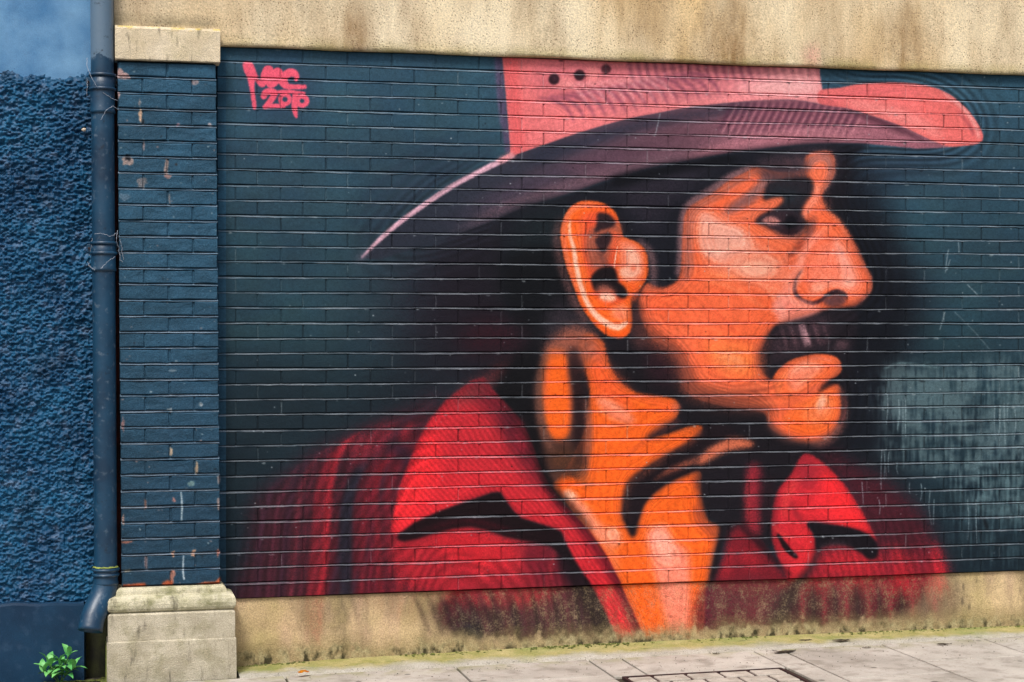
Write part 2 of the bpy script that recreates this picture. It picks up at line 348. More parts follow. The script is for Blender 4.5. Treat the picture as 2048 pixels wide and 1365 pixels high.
    E(1638, 576, 12, 8, (255, 184, 158), .8, 3)
    E(1696, 562, 15, 15, (255, 178, 158), .95, 2); E(1697, 563, 8, 9, (255, 226, 208), .9, 2)
    S([(1700, 580), (1716, 574), (1722, 556)], [4, 9, 5], (238, 84, 48), .7, 3)
    S([(1604, 541), (1592, 560), (1590, 584), (1603, 600), (1624, 607), (1642, 601), (1657, 589), (1672, 583), (1687, 587), (1695, 598)], [4, 7, 8, 8, 9, 8, 8, 9, 9, 6], (58, 30, 36), .97, 1.8)
    P([(1644, 604), (1660, 592), (1674, 586), (1688, 590), (1694, 600), (1684, 612), (1664, 616)], (84, 56, 62), .9, 3)
    S([(1658, 590), (1674, 584), (1690, 590)], [4, 9, 5], (24, 18, 26), .95, 1.6)
    P([(1694, 598), (1704, 588), (1716, 590), (1706, 606)], (242, 108, 66), .9, 3)
    S([(1700, 612), (1722, 602), (1736, 588)], [8, 10, 4], (120, 66, 62), .6, 4)
    # half tones: browns that turn the planes of the head
    P([(1384, 412), (1424, 388), (1462, 362), (1500, 342), (1530, 338), (1500, 356), (1464, 380), (1430, 404), (1400, 424), (1390, 470), (1386, 540), (1368, 560), (1368, 470), (1374, 430)], (150, 100, 92), .55, 4, clip=FACE)
    P([(1516, 336), (1560, 330), (1610, 320), (1614, 348), (1580, 352), (1540, 362), (1522, 352)], (64, 50, 58), .75, 7)
    P([(1300, 672), (1330, 676), (1360, 700), (1384, 740), (1396, 780), (1376, 790), (1362, 760), (1344, 716)], (134, 66, 54), .8, 8)
    P([(1390, 770), (1440, 780), (1500, 790), (1540, 800), (1560, 830), (1530, 828), (1470, 816), (1410, 802)], (140, 72, 56), .7, 7)
    P([(1500, 690), (1526, 690), (1520, 740), (1540, 764), (1510, 770), (1496, 740)], (170, 78, 56), .6, 8)
    S([(1290, 580), (1300, 610), (1302, 650), (1318, 680)], [4, 9, 9, 5], (190, 84, 62), .6, 5)
    S([(1300, 574), (1330, 584), (1360, 570), (1372, 540)], [4, 10, 10, 4], (170, 84, 66), .6, 5)
    for k in range(7):
        S([(1300 + 12 * k, 600 + 7 * k), (1350 + 8 * k, 590 + 10 * k), (1410 + 8 * k, 606 + 9 * k), (1450 + 8 * k, 640 + 8 * k)], [1.5, 3.5, 3.5, 1.5], (206, 70, 40), .38, 1.8)
        S([(1310 + 12 * k, 606 + 7 * k), (1360 + 8 * k, 597 + 10 * k), (1418 + 8 * k, 614 + 9 * k)], [1.5, 3, 1.5], (254, 126, 76), .3, 1.8)
    for k in range(5):
        S([(1410 + 16 * k, 560 + 3 * k), (1450 + 14 * k, 572 + 6 * k), (1500 + 10 * k, 600 + 7 * k)], [2, 4, 2], (254, 138, 92), .35, 2.4)
    S([(1606, 470), (1596, 494), (1580, 514)], [6, 14, 6], (92, 54, 54), .5, 6)
    S([(1630, 430), (1626, 450), (1616, 470)], [6, 12, 6], (140, 80, 72), .6, 4)
    S([(1404, 426), (1420, 424), (1446, 440), (1484, 456)], [2, 5, 5, 2], (250, 122, 84), .6, 2)
    S([(1410, 500), (1440, 520), (1466, 522)], [3, 7, 3], (252, 176, 156), .6, 4)
    # pale pink lights over the orange
    P([(1398, 424), (1450, 438), (1500, 468), (1556, 508), (1592, 540), (1572, 584), (1520, 572), (1470, 562), (1424, 544), (1402, 500)], (252, 152, 126), .7, 13, clip=FACE)
    P([(1400, 430), (1440, 444), (1486, 462), (1506, 494), (1476, 512), (1440, 520), (1404, 500)], (255, 196, 178), .75, 7, clip=FACE)
    P([(1610, 556), (1622, 506), (1652, 482), (1690, 478), (1714, 528), (1730, 572), (1704, 590), (1660, 570), (1624, 584)], (252, 152, 130), .6, 8, clip=FACE)
    E(1512, 535, 40, 17, (255, 200, 176), .6, 6, 2)
    for k in range(4):
        S([(1466 - 4 * k, 536 + 3 * k), (1500, 512 - 5 * k), (1550 + 4 * k, 522 + 2 * k)], [1.5, 3, 1.5], (255, 206, 186), .4, 1.6)
        S([(1404 + 7 * k, 450 + 2 * k), (1402 + 8 * k, 480), (1410 + 8 * k, 508 - 2 * k)], [1.5, 3.5, 1.5], (238, 120, 92), .4, 1.6)
    P([(1420, 690), (1470, 690), (1506, 712), (1500, 744), (1450, 740), (1424, 716)], (252, 140, 98), .5, 10)
    S([(1560, 592), (1600, 606), (1640, 618)], [6, 14, 6], (252, 160, 144), .7, 4)
    S([(1588, 500), (1604, 520), (1600, 556), (1580, 590)], [3, 8, 8, 3], (255, 184, 166), .5, 3)
    S([(1648, 404), (1660, 424), (1682, 450), (1700, 486)], [3, 6, 8, 4], (250, 140, 104), .6, 3)
    # moustache and mouth
    P([(1540, 664), (1560, 650), (1600, 640), (1640, 628), (1668, 618), (1704, 616), (1716, 640), (1712, 680), (1698, 704), (1672, 712), (1634, 708), (1590, 717), (1564, 732), (1548, 758), (1534, 752), (1524, 730), (1522, 705), (1530, 684)], (30, 26, 33), .96, 5)
    P([(1548, 668), (1600, 642), (1650, 634), (1660, 660), (1630, 692), (1590, 708), (1556, 716), (1540, 696)], (92, 64, 72), .42, 9)
    for k in range(8):
        x = 1556 + 12 * k + (0, 5, -4, 3, -2, 6, -5, 2)[k]
        S([(x + 4, 650 - k), (x + 12, 674), (x + 18, 700 - k * 2)], [2, 9 if k in (3, 4) else 5, 2], (214, 160, 168) if k in (3, 4) else (140, 98, 106), .8 if k in (3, 4) else .34, 2.0)
        S([(x - 1, 656 - k), (x + 6, 680), (x + 11, 702 - k * 2)], [2, 4, 2], (34, 26, 34), .5, 2)
    E(1684, 690, 13, 10, (90, 66, 74), .85, 4); E(1648, 684, 8, 6, (84, 58, 66), .6, 3); E(1668, 700, 26, 4, (60, 46, 54), .5, 3)
    # lower lip
    lip = [(1546, 762), (1552, 746), (1566, 733), (1590, 719), (1634, 710), (1668, 714), (1681, 730), (1680, 746), (1664, 758), (1636, 768), (1612, 782), (1590, 796), (1566, 800), (1550, 786)]
    LIP = full(lip, 1)
    P(lip, (248, 104, 52), 1, 1.8)
    P([(1572, 746), (1592, 730), (1620, 728), (1648, 736), (1630, 752), (1606, 776), (1586, 784), (1576, 768)], (250, 138, 108), .9, 5, clip=LIP)
    S([(1600, 726), (1634, 717), (1664, 722)], [3, 6, 3], (222, 122, 100), .8, 2, clip=LIP)
    S([(1556, 792), (1562, 760), (1574, 744)], [4, 6, 3], (250, 142, 84), .7, 3, clip=LIP)
    S([(1654, 768), (1630, 776), (1606, 794)], [10, 16, 6], (206, 92, 64), .8, 4)
    S([(1688, 752), (1668, 764), (1650, 774), (1636, 790)], [12, 14, 12, 4], (26, 20, 27), .95, 3)
    S([(1584, 744), (1610, 732), (1640, 732)], [8, 14, 8], (255, 176, 150), .7, 4, clip=LIP); S([(1590, 776), (1606, 760), (1630, 748)], [3, 7, 3], (255, 168, 136), .5, 3, clip=LIP)
    # chin
    P([(1580, 820), (1620, 800), (1650, 784), (1676, 776), (1682, 812), (1674, 846), (1650, 868), (1606, 872), (1570, 850)], (250, 100, 36), 1, 5, clip=FACE)
    P([(1600, 830), (1626, 806), (1650, 788), (1668, 800), (1662, 836), (1630, 850)], (252, 136, 84), .7, 7); E(1643, 806, 9, 17, (255, 190, 158), .95, 3, 18); S([(1636, 828), (1656, 818)], [10, 8], (252, 134, 92), .8, 4)
    S([(1680, 776), (1689, 812), (1680, 852), (1652, 880), (1606, 890), (1562, 876), (1534, 850)], [6, 10, 16, 18, 18, 20, 18], (132, 80, 72), .8, 4)
    S([(1684, 780), (1690, 815), (1682, 850)], [2, 5, 4], (70, 36, 42), .7, 3)
    S([(1540, 832), (1580, 806), (1620, 788)], [6, 10, 4], (190, 84, 52), .7, 5)
    S([(1566, 846), (1600, 812), (1640, 792)], [4, 8, 3], (250, 128, 70), .6, 5)
    # jaw: orange with contour strokes
    P([(1404, 690), (1440, 680), (1500, 690), (1516, 716), (1514, 756), (1480, 760), (1440, 740), (1410, 716)], (252, 118, 50), .75, 12)
    E(1460, 722, 34, 14, (254, 150, 92), .75, 8, 20); S([(1440, 712), (1470, 716), (1490, 736)], [3, 8, 3], (255, 182, 138), .5, 4)
    P([(1400, 780), (1450, 768), (1500, 766), (1540, 770), (1530, 800), (1460, 806), (1410, 796)], (214, 94, 62), .75, 8)
    for k in range(5):
        S([(1396 + 10 * k, 764 + 5 * k), (1450, 782 + 6 * k), (1530, 770 + 9 * k), (1580, 756 + 12 * k)], [2, 5, 5, 2], (150, 70, 52) if k % 2 else (246, 120, 72), .55, 2)
    S([(1534, 676), (1524, 704), (1520, 730), (1526, 752)], [8, 10, 10, 6], (120, 62, 54), .7, 6)
    P([(1288, 600), (1310, 590), (1340, 600), (1352, 650), (1330, 676), (1300, 664)], (244, 90, 48), .6, 12)
    # ---- beard line and shade below the jaw
    P([(1216, 684), (1262, 676), (1304, 684), (1338, 706), (1358, 744), (1368, 776), (1400, 792), (1470, 812), (1528, 826), (1540, 856), (1568, 878), (1620, 892), (1624, 912), (1560, 925), (1480, 905),
       (1440, 850), (1400, 846), (1360, 836), (1350, 806), (1310, 792), (1270, 772), (1240, 748), (1226, 718)], (24, 21, 27), .97, 8)
    P([(1268, 600), (1284, 612), (1288, 650), (1306, 684), (1280, 700), (1262, 680), (1262, 640)], (66, 42, 44), .9, 6)
    P([(1300, 690), (1340, 704), (1360, 750), (1340, 772), (1300, 760), (1290, 720)], (44, 24, 32), .8, 10)
    S([(1304, 686), (1340, 700), (1364, 730), (1374, 778), (1420, 796)], [4, 8, 10, 12, 6], (170, 80, 62), .7, 5)
    S([(1296, 640), (1312, 676), (1346, 700), (1368, 740), (1386, 778), (1440, 792), (1520, 790)], [16, 34, 40, 36, 34, 30, 16], (142, 72, 56), .62, 11, clip=FACE)
    S([(1330, 640), (1370, 690), (1400, 740)], [20, 40, 24], (214, 92, 58), .45, 14, clip=FACE)
    S([(1290, 655), (1310, 684), (1346, 708), (1366, 748), (1384, 786), (1450, 806), (1526, 818)], [14, 26, 30, 28, 26, 22, 12], (118, 60, 48), .6, 10)
    # ---- neck and chest
    neck = [(1158, 692), (1172, 668), (1204, 684), (1216, 724), (1236, 760), (1276, 787), (1340, 796), (1357, 812), (1350, 838), (1322, 858), (1296, 876), (1330, 870), (1376, 855), (1402, 853), (1403, 866), (1380, 884), (1336, 908),
            (1296, 934), (1268, 958), (1252, 988), (1246, 1030), (1256, 1054), (1266, 1070), (1276, 1042), (1290, 1006), (1322, 976), (1362, 954), (1400, 944), (1402, 990), (1416, 1040), (1438, 1052), (1436, 1080), (1424, 1120), (1412, 1180), (1396, 1292),
            (1292, 1292), (1242, 1170), (1202, 1106), (1166, 1050), (1130, 1002), (1106, 972), (1124, 950), (1150, 905), (1172, 850), (1180, 780), (1168, 730)]
    NECK = full(neck, 1.5)
    P(neck, (250, 102, 34), 1, 2.2)
    P([(1170, 672), (1200, 686), (1214, 724), (1200, 740), (1180, 720), (1164, 700)], (222, 98, 66), .85, 6)
    P([(1176, 720), (1220, 740), (1260, 790), (1250, 830), (1200, 800), (1184, 770)], (246, 94, 52), .7, 10)
    P([(1192, 798), (1216, 796), (1250, 818), (1270, 838), (1262, 850), (1228, 842), (1204, 822)], (250, 136, 104), .85, 5)
    S([(1200, 800), (1226, 812), (1262, 836)], [3, 7, 3], (255, 172, 140), .6, 3)
    S([(1270, 792), (1310, 806), (1348, 816)], [6, 14, 8], (246, 96, 50), .7, 5)
    E(1352, 816, 8, 9, (244, 128, 104), .7, 4)
    P([(1296, 880), (1330, 866), (1360, 848), (1352, 838), (1320, 852), (1292, 872)], (74, 40, 40), .8, 4)
    S([(1290, 884), (1270, 898), (1244, 908)], [8, 8, 3], (206, 86, 50), .6, 4)
    P([(1262, 1074), (1250, 1050), (1243, 1030), (1247, 988), (1262, 956), (1300, 930), (1345, 904), (1382, 880), (1412, 852), (1442, 846), (1475, 868), (1440, 880), (1400, 905), (1360, 934), (1402, 930), (1440, 922), (1500, 902),
       (1530, 905), (1480, 960), (1402, 946), (1362, 956), (1322, 977), (1292, 1006), (1278, 1042), (1272, 1070)], (28, 20, 26), .98, 3)
    S([(1254, 1040), (1254, 990), (1276, 956), (1330, 924)], [6, 10, 12, 6], (74, 44, 40), .7, 4)
    S([(1330, 948), (1370, 930), (1408, 914), (1440, 894)], [4, 12, 14, 8], (128, 70, 60), .8, 4)
    P([(1398, 924), (1410, 905), (1430, 890), (1466, 876), (1504, 884), (1502, 894), (1458, 902), (1418, 922), (1400, 930)], (212, 110, 78), .92, 4)
    S([(1310, 960), (1350, 936), (1400, 920)], [3, 6, 3], (176, 88, 62), .7, 3)
    S([(1284, 950), (1330, 912), (1384, 884), (1404, 862)], [4, 8, 8, 4], (150, 74, 54), .5, 4)
    # behind the ear: the lit fold with its dark seams
    P([(1096, 700), (1118, 672), (1150, 660), (1176, 680), (1180, 720), (1160, 740), (1130, 710), (1100, 740)], (150, 84, 70), .85, 10)
    P([(1072, 770), (1082, 726), (1100, 694), (1136, 690), (1150, 760), (1156, 830), (1148, 900), (1124, 960), (1100, 960), (1080, 900), (1070, 830)], (112, 68, 58), .9, 6)
    P([(1094, 706), (1128, 702), (1138, 752), (1144, 810), (1137, 868), (1117, 882), (1098, 866), (1086, 819), (1083, 766)], (250, 104, 34), 1, 4)
    S([(1100, 716), (1090, 770), (1094, 820)], [4, 9, 4], (228, 100, 64), .7, 4); S([(1132, 720), (1142, 790), (1138, 850)], [3, 7, 3], (206, 96, 66), .7, 3)
    S([(1146, 690), (1150, 740), (1158, 800), (1160, 860), (1152, 930), (1140, 970)], [10, 20, 24, 28, 34, 20], (40, 24, 27), .95, 5)
    S([(1172, 800), (1178, 850), (1176, 900), (1168, 950)], [6, 14, 16, 10], (150, 84, 66), .9, 4)
    P([(1080, 890), (1110, 886), (1150, 890), (1170, 930), (1156, 970), (1120, 962), (1092, 930)], (62, 40, 34), .9, 8)
    E(1125, 920, 26, 16, (100, 60, 40), .6, 8); E(1165, 960, 16, 22, (176, 92, 54), .6, 8)
    # chest
    P([(1112, 978), (1124, 958), (1144, 956), (1164, 972), (1176, 1000), (1150, 1000), (1126, 992)], (250, 96, 28), 1, 5)
    P([(1122, 990), (1134, 982), (1150, 990), (1180, 1020), (1206, 1052), (1236, 1060), (1244, 1084), (1226, 1096), (1196, 1084), (1164, 1044)], (251, 148, 116), .92, 5)
    E(1140, 992, 13, 9, (255, 198, 168), .9, 4, 30); E(1226, 1068, 10, 11, (255, 186, 156), .8, 3); E(1226, 1068, 5, 6, (250, 130, 92), .8, 2)
    S([(1216, 1090), (1226, 1120), (1232, 1150)], [20, 22, 10], (252, 130, 84), .7, 6)
    P([(1293, 1066), (1310, 1052), (1334, 1054), (1344, 1080), (1376, 1102), (1382, 1160), (1384, 1220), (1376, 1290), (1344, 1290), (1326, 1220), (1304, 1130), (1294, 1090)], (250, 138, 114), .92, 6)
    P([(1304, 1066), (1326, 1056), (1340, 1076), (1350, 1100), (1340, 1130), (1316, 1110)], (254, 176, 154), .8, 6)
    E(1326, 1064, 8, 6, (250, 140, 110), .7, 2)
    for k in range(4):
        S([(1318 + 12 * k, 1112), (1334 + 11 * k, 1150), (1340 + 10 * k, 1210)], [2, 5, 3], (255, 168, 146), .4, 3)
    P([(1384, 960), (1404, 950), (1408, 1000), (1420, 1050), (1440, 1054), (1430, 1080), (1404, 1060), (1386, 1030), (1396, 1000)], (150, 66, 48), .75, 6)
    S([(1438, 1056), (1426, 1110), (1412, 1180), (1400, 1290)], [8, 10, 9, 8], (196, 92, 56), .7, 3)
    S([(1246, 1170), (1270, 1230), (1296, 1290)], [5, 8, 8], (190, 84, 50), .6, 4)
    # ---- ear
    ear = [(1174, 402), (1206, 407), (1229, 423), (1239, 447), (1247, 473), (1274, 485), (1291, 502), (1296, 528), (1294, 555), (1280, 578), (1265, 592), (1263, 616), (1264, 649), (1256, 669), (1239, 677), (1212, 669),
           (1186, 646), (1162, 611), (1148, 575), (1135, 540), (1126, 505), (1121, 470), (1126, 441), (1139, 417), (1155, 406)]
    EAR = full(ear, 1.2)
    S([(1118, 440), (1113, 475), (1120, 520), (1132, 560), (1150, 605), (1172, 642)], [6, 12, 12, 12, 14, 10], (120, 80, 78), .7, 5)
    S([(1278, 482), (1300, 505), (1307, 540), (1306, 575)], [8, 14, 14, 8], (118, 88, 92), .85, 4)
    P(ear, (248, 100, 36), 1, 1.6)
    S([(1200, 410), (1160, 412), (1134, 432), (1127, 470), (1133, 510), (1142, 545), (1156, 585)], [4, 8, 10, 10, 9, 8, 4], (250, 132, 96), .8, 3, clip=EAR)
    P([(1160, 440), (1180, 424), (1214, 424), (1234, 444), (1240, 474), (1234, 520), (1238, 560), (1250, 600), (1220, 610), (1190, 590), (1172, 540), (1160, 490)], (226, 82, 52), .9, 5, clip=EAR)
    S([(1168, 440), (1158, 480), (1164, 530), (1176, 570)], [6, 9, 8, 5], (252, 120, 64), .7, 4)
    S([(1140, 440), (1140, 470), (1148, 500), (1152, 530), (1161, 570), (1174, 605), (1192, 631), (1215, 648), (1236, 655), (1253, 646)], [3, 6, 9, 10, 10, 10, 12, 13, 13, 8], (255, 196, 170), .95, 1.8)
    P([(1174, 470), (1192, 452), (1236, 446), (1242, 470), (1228, 492), (1216, 522), (1208, 540), (1190, 540), (1176, 524), (1170, 494)], (150, 86, 70), .85, 5)
    P([(1195, 427), (1218, 429), (1231, 446), (1222, 456), (1204, 460), (1188, 466), (1194, 446)], (40, 28, 34), .97, 2.4)
    P([(1190, 480), (1206, 468), (1222, 466), (1224, 478), (1213, 500), (1206, 508), (1198, 500)], (44, 30, 36), .95, 2.6)
    S([(1196, 504), (1206, 520), (1214, 528)], [6, 10, 5], (110, 64, 58), .8, 3); S([(1224, 462), (1232, 474), (1222, 500)], [6, 12, 6], (238, 100, 62), .85, 3)
    P([(1182, 556), (1198, 538), (1224, 533), (1234, 548), (1237, 564), (1248, 573), (1256, 587), (1250, 597), (1236, 595), (1224, 582), (1204, 580), (1190, 582)], (22, 18, 23), .98, 2)
    P([(1192, 578), (1206, 570), (1226, 578), (1232, 594), (1206, 592)], (176, 100, 84), .85, 4)
    P([(1198, 592), (1212, 586), (1232, 594), (1226, 603), (1208, 602)], (255, 196, 168), .9, 2.4)
    P([(1240, 484), (1262, 482), (1284, 502), (1290, 530), (1284, 556), (1262, 564), (1242, 552), (1238, 520)], (250, 134, 104), .9, 4, clip=EAR)
    P([(1252, 500), (1264, 496), (1278, 512), (1280, 540), (1268, 556), (1246, 556), (1240, 540), (1256, 530)], (255, 184, 158), .9, 3)
    E(1267, 536, 6, 7, (248, 120, 88), .85, 2); S([(1235, 494), (1230, 520), (1229, 536)], [1.5, 2.5, 1.5], (255, 226, 206), .8, .8)
    S([(1262, 566), (1272, 584), (1266, 600)], [8, 12, 8], (246, 96, 50), .8, 4)
    P([(1226, 616), (1246, 610), (1258, 622), (1254, 640), (1236, 640), (1222, 630)], (252, 146, 112), .8, 4); E(1240, 632, 7, 6, (246, 120, 84), .6, 2)
    S([(1186, 640), (1212, 664), (1240, 671), (1256, 662)], [3, 7, 8, 5], (250, 88, 24), .9, 2)
    S([(1262, 600), (1263, 630), (1266, 660)], [2, 5, 4], (60, 34, 36), .6, 3)
    # ---- shirt: left shoulder
    P([(470, 1300), (496, 1100), (504, 1010), (530, 978), (575, 948), (625, 905), (690, 876), (760, 848), (830, 818), (884, 800), (850, 1000), (900, 1300)], (60, 27, 37), .88, 16)
    P([(640, 1220), (700, 960), (760, 880), (840, 850), (900, 1000), (1000, 1220)], (92, 26, 38), .7, 24)
    SH = full([(498, 1320), (506, 1010), (575, 948), (640, 900), (760, 850), (880, 802), (830, 1000), (800, 1080), (1180, 1160), (1180, 1320)], 4)
    for xb, xt, yt, w, col, a in ((512, 526, 990, 8, (70, 40, 58), .7), (538, 556, 970, 10, (92, 40, 56), .6), (560, 580, 955, 8, (60, 36, 54), .6), (580, 600, 945, 10, (112, 42, 56), .7), (598, 618, 935, 8, (92, 34, 48), .6),
                             (622, 640, 930, 20, (122, 32, 44), .8), (640, 660, 915, 16, (160, 36, 48), .8), (664, 700, 940, 16, (52, 34, 48), .8), (690, 694, 960, 26, (34, 34, 46), .9), (700, 770, 880, 12, (40, 34, 48), .5), (722, 730, 960, 12, (112, 30, 42), .7),
                             (742, 742, 950, 10, (112, 30, 46), .6), (760, 752, 930, 12, (124, 30, 42), .7), (782, 776, 940, 9, (120, 32, 46), .6), (800, 790, 1000, 14, (140, 34, 44), .7), (826, 806, 1060, 10, (130, 32, 44), .6)):
        S([(xt + 70, yt - 60), (xt + 24, yt - 16), (xt, yt + 50), ((xb + xt) / 2, 1100), (xb, 1200), (xb - 4, 1300)], [2, w * .7, w, w, w, w], col, a, 3.5, clip=SH)
    S([(766, 905), (774, 890), (800, 900), (820, 930), (806, 980)], [10, 30, 26, 20, 8], (34, 28, 42), .75, 8)
    P([(690, 890), (740, 862), (790, 850), (770, 900), (720, 930)], (150, 42, 56), .55, 10); S([(806, 880), (812, 862), (822, 850)], [8, 14, 8], (160, 40, 52), .7, 5)
    P([(790, 1078), (840, 1060), (920, 1052), (1000, 1068), (1100, 1090), (1140, 1190), (1100, 1230), (960, 1210), (830, 1180), (790, 1130)], (166, 34, 46), .9, 12)
    P([(860, 1075), (940, 1058), (1010, 1075), (1050, 1110), (1000, 1140), (900, 1120)], (206, 38, 48), .8, 14)
    P([(1040, 1090), (1110, 1090), (1150, 1130), (1190, 1180), (1160, 1210), (1080, 1180), (1050, 1130)], (96, 26, 40), .8, 12)
    for k in range(9):
        x = 830 + 34 * k
        S([(x + 16, 1080 + (k % 3) * 6), (x + 4, 1120), (x - 8, 1180)], [2, 7, 3], (140, 28, 42) if k % 2 else (226, 60, 66), .4, 4)
    S([(893, 1090), (890, 1120), (889, 1150)], [1, 3, 2], (90, 20, 30), .7, 1.4)
    # plinth foot of the shirt
    P([(920, 1190), (1000, 1184), (1120, 1176), (1190, 1176), (1240, 1290), (1000, 1290), (960, 1240)], (70, 34, 44), .85, 10)
    P([(900, 1190), (960, 1188), (1060, 1182), (1120, 1180), (1080, 1204), (1000, 1216), (940, 1206)], (178, 40, 52), .8, 9)
    for k in range(8):
        S([(826 + 26 * k, 1188), (842 + 26 * k, 1220), (862 + 25 * k, 1272)], [3, 10, 4], (46, 42, 42), .7, 4)
    for x0, x1 in ((680, 700), (702, 722)):
        S([(x0, 1186), (x0 + 8, 1215), (x1, 1250)], [5, 9, 4], (60, 56, 56), .8, 3)
    for k in range(13):
        x = 960 + 21 * k
        S([(x, 1186), (x + 8, 1220), (x + 16, 1286)], [3, 8, 5], (30, 26, 30) if k % 2 else (92, 40, 50), .6, 3)
    # left collar
    collar = [(944, 762), (893, 800), (861, 838), (838, 880), (816, 932), (800, 974), (790, 1016), (782, 1061), (792, 1071), (829, 1046), (880, 1023), (925, 1007), (984, 986), (1000, 985), (1010, 1000), (1026, 1022), (1042, 1037), (1103, 1056), (1122, 1064),
              (1130, 1085), (1146, 1117), (1166, 1149), (1187, 1176), (1214, 1230), (1240, 1292), (1296, 1292), (1245, 1175), (1216, 1117), (1178, 1061), (1128, 1011), (1099, 973), (1078, 929), (1064, 887), (1045, 845), (1010, 806), (985, 780), (968, 756)]
    COL = full(collar, 1.5, False)
    P(collar, (228, 44, 54), 1, 2.2, False, grad=(820, 1040, 990, 770, (168, 40, 50)))
    P([(820, 1030), (800, 1050), (790, 1010), (810, 960), (840, 890), (870, 850), (880, 900), (850, 980)], (238, 44, 50), .8, 14, clip=COL)
    P([(940, 750), (990, 770), (1050, 840), (1080, 930), (1110, 985), (1060, 960), (1030, 900), (990, 840), (950, 800)], (104, 28, 42), .85, 12, clip=COL)
    P([(1000, 820), (1060, 840), (1070, 900), (1060, 930), (1020, 890)], (60, 22, 34), .7, 12, clip=COL)
    E(1044, 862, 16, 30, (150, 34, 50), .6, 8); E(1046, 890, 16, 12, (186, 40, 58), .5, 6)
    S([(1088, 950), (1116, 1000), (1160, 1046), (1210, 1116), (1250, 1190), (1290, 1290)], [14, 20, 22, 22, 20, 20], (70, 18, 32), .85, 6, clip=COL)
    S([(1150, 1046), (1190, 1096), (1224, 1156)], [6, 16, 10], (150, 30, 46), .6, 6, clip=COL)
    P([(944, 762), (968, 752), (1000, 730), (1020, 720), (990, 770), (950, 800), (900, 805)], (110, 50, 54), .7, 9)
    for k in range(16):
        x = 850 + 13 * k
        S([(x + 10, 860 + 3 * k), (x + 34, 890 + 3 * k), (x + 44, 925 + 3 * k)], [2, 4, 2], (140, 34, 48), .3, 2.5, clip=COL)
    # collar shadow
    P([(794, 1072), (829, 1046), (880, 1023), (925, 1007), (984, 986), (1000, 985), (1010, 1000), (1026, 1022), (1042, 1037), (1103, 1056), (1122, 1064), (1130, 1085), (1146, 1117), (1166, 1149), (1184, 1174), (1150, 1150), (1124, 1112), (1100, 1092),
       (1050, 1082), (1010, 1074), (975, 1060), (940, 1053), (905, 1058), (866, 1068), (836, 1078), (808, 1084), (796, 1080)], (24, 13, 18), .98, 2.4, False)
    S([(840, 1066), (880, 1052), (930, 1042), (980, 1050), (1030, 1066)], [3, 8, 10, 10, 4], (66, 18, 28), .7, 4)
    P([(1120, 1075), (1150, 1130), (1190, 1180), (1222, 1250), (1236, 1292), (1200, 1292), (1160, 1200), (1120, 1140)], (26, 18, 25), .9, 6, clip=1 - COL)
    # the dark gap between collar and neck
    S([(1060, 800), (1068, 860), (1078, 915), (1094, 960), (1118, 992), (1150, 1024), (1180, 1058)], [20, 26, 22, 20, 16, 12, 6], (18, 14, 18), .92, 5)
    P([(1000, 770), (1040, 720), (1076, 720), (1070, 800), (1072, 900), (1040, 850), (1010, 800)], (16, 16, 20), .9, 10)
    S([(1094, 706), (1079, 760), (1078, 815), (1088, 868), (1104, 900)], [10, 16, 16, 15, 8], (112, 72, 60), .8, 4)
    P([(1092, 706), (1112, 676), (1150, 656), (1186, 668), (1196, 700), (1168, 716), (1140, 700), (1110, 712)], (156, 88, 70), .75, 9)
    S([(1150, 700), (1154, 740)], [12, 18], (52, 32, 34), .8, 5)
    # ---- right side of the shirt
    P([(1398, 948), (1440, 930), (1500, 905), (1560, 898), (1610, 892), (1640, 910), (1600, 1000), (1560, 1080), (1500, 1100), (1450, 1090), (1436, 1050), (1416, 1040), (1404, 1000)], (27, 24, 31), .97, 5)
    P([(1640, 905), (1700, 925), (1760, 955), (1810, 992), (1852, 1036), (1878, 1100), (1900, 1160), (1912, 1300), (1560, 1300), (1600, 1160), (1640, 1080), (1700, 1020)], (70, 25, 36), .92, 14)
    P([(1590, 1180), (1640, 1108), (1700, 1094), (1760, 1112), (1820, 1110), (1870, 1110), (1892, 1160), (1880, 1200), (1700, 1180)], (156, 33, 46), .85, 14)
    E(1700, 1125, 60, 22, (192, 38, 48), .8, 16); S([(1790, 1100), (1800, 1140), (1806, 1180)], 20, (204, 40, 52), .6, 8); S([(1868, 1090), (1880, 1140), (1886, 1180)], [10, 20, 22], (212, 40, 54), .8, 7)
    S([(1840, 1060), (1846, 1110), (1846, 1170)], [8, 16, 16], (116, 34, 50), .6, 8); S([(1770, 1090), (1776, 1130), (1780, 1180)], 10, (120, 34, 50), .5, 6)
    P([(1436, 1180), (1448, 1110), (1464, 1062), (1484, 1054), (1524, 1092), (1572, 1152), (1590, 1180)], (122, 28, 40), .95, 6)
    S([(1462, 1100), (1452, 1150)], [12, 18], (186, 40, 52), .6, 6); E(1500, 1120, 24, 16, (180, 36, 48), .6, 8, 40)
    S([(1442, 1052), (1436, 1100), (1424, 1160)], [5, 12, 8], (26, 16, 22), .9, 3)
    S([(1508, 940), (1506, 990), (1506, 1040), (1512, 1062)], [26, 30, 30, 18], (152, 38, 52), .9, 6); S([(1498, 950), (1496, 1010), (1500, 1050)], [4, 7, 5], (206, 60, 66), .5, 4); S([(1524, 945), (1522, 1000)], [6, 8], (70, 24, 38), .6, 4)
    S([(1540, 960), (1538, 1020), (1548, 1056)], [14, 20, 12], (40, 22, 30), .8, 6)
    rc = [(1617, 909), (1650, 930), (1673, 953), (1693, 977), (1716, 1012), (1734, 1044), (1752, 1083), (1736, 1070), (1708, 1058), (1664, 1050), (1616, 1046), (1628, 1072), (1632, 1098), (1622, 1130), (1604, 1154), (1586, 1166), (1572, 1150), (1556, 1116), (1544, 1070),
          (1548, 1010), (1560, 975), (1582, 950), (1600, 918)]
    RC = full(rc, 1.5)
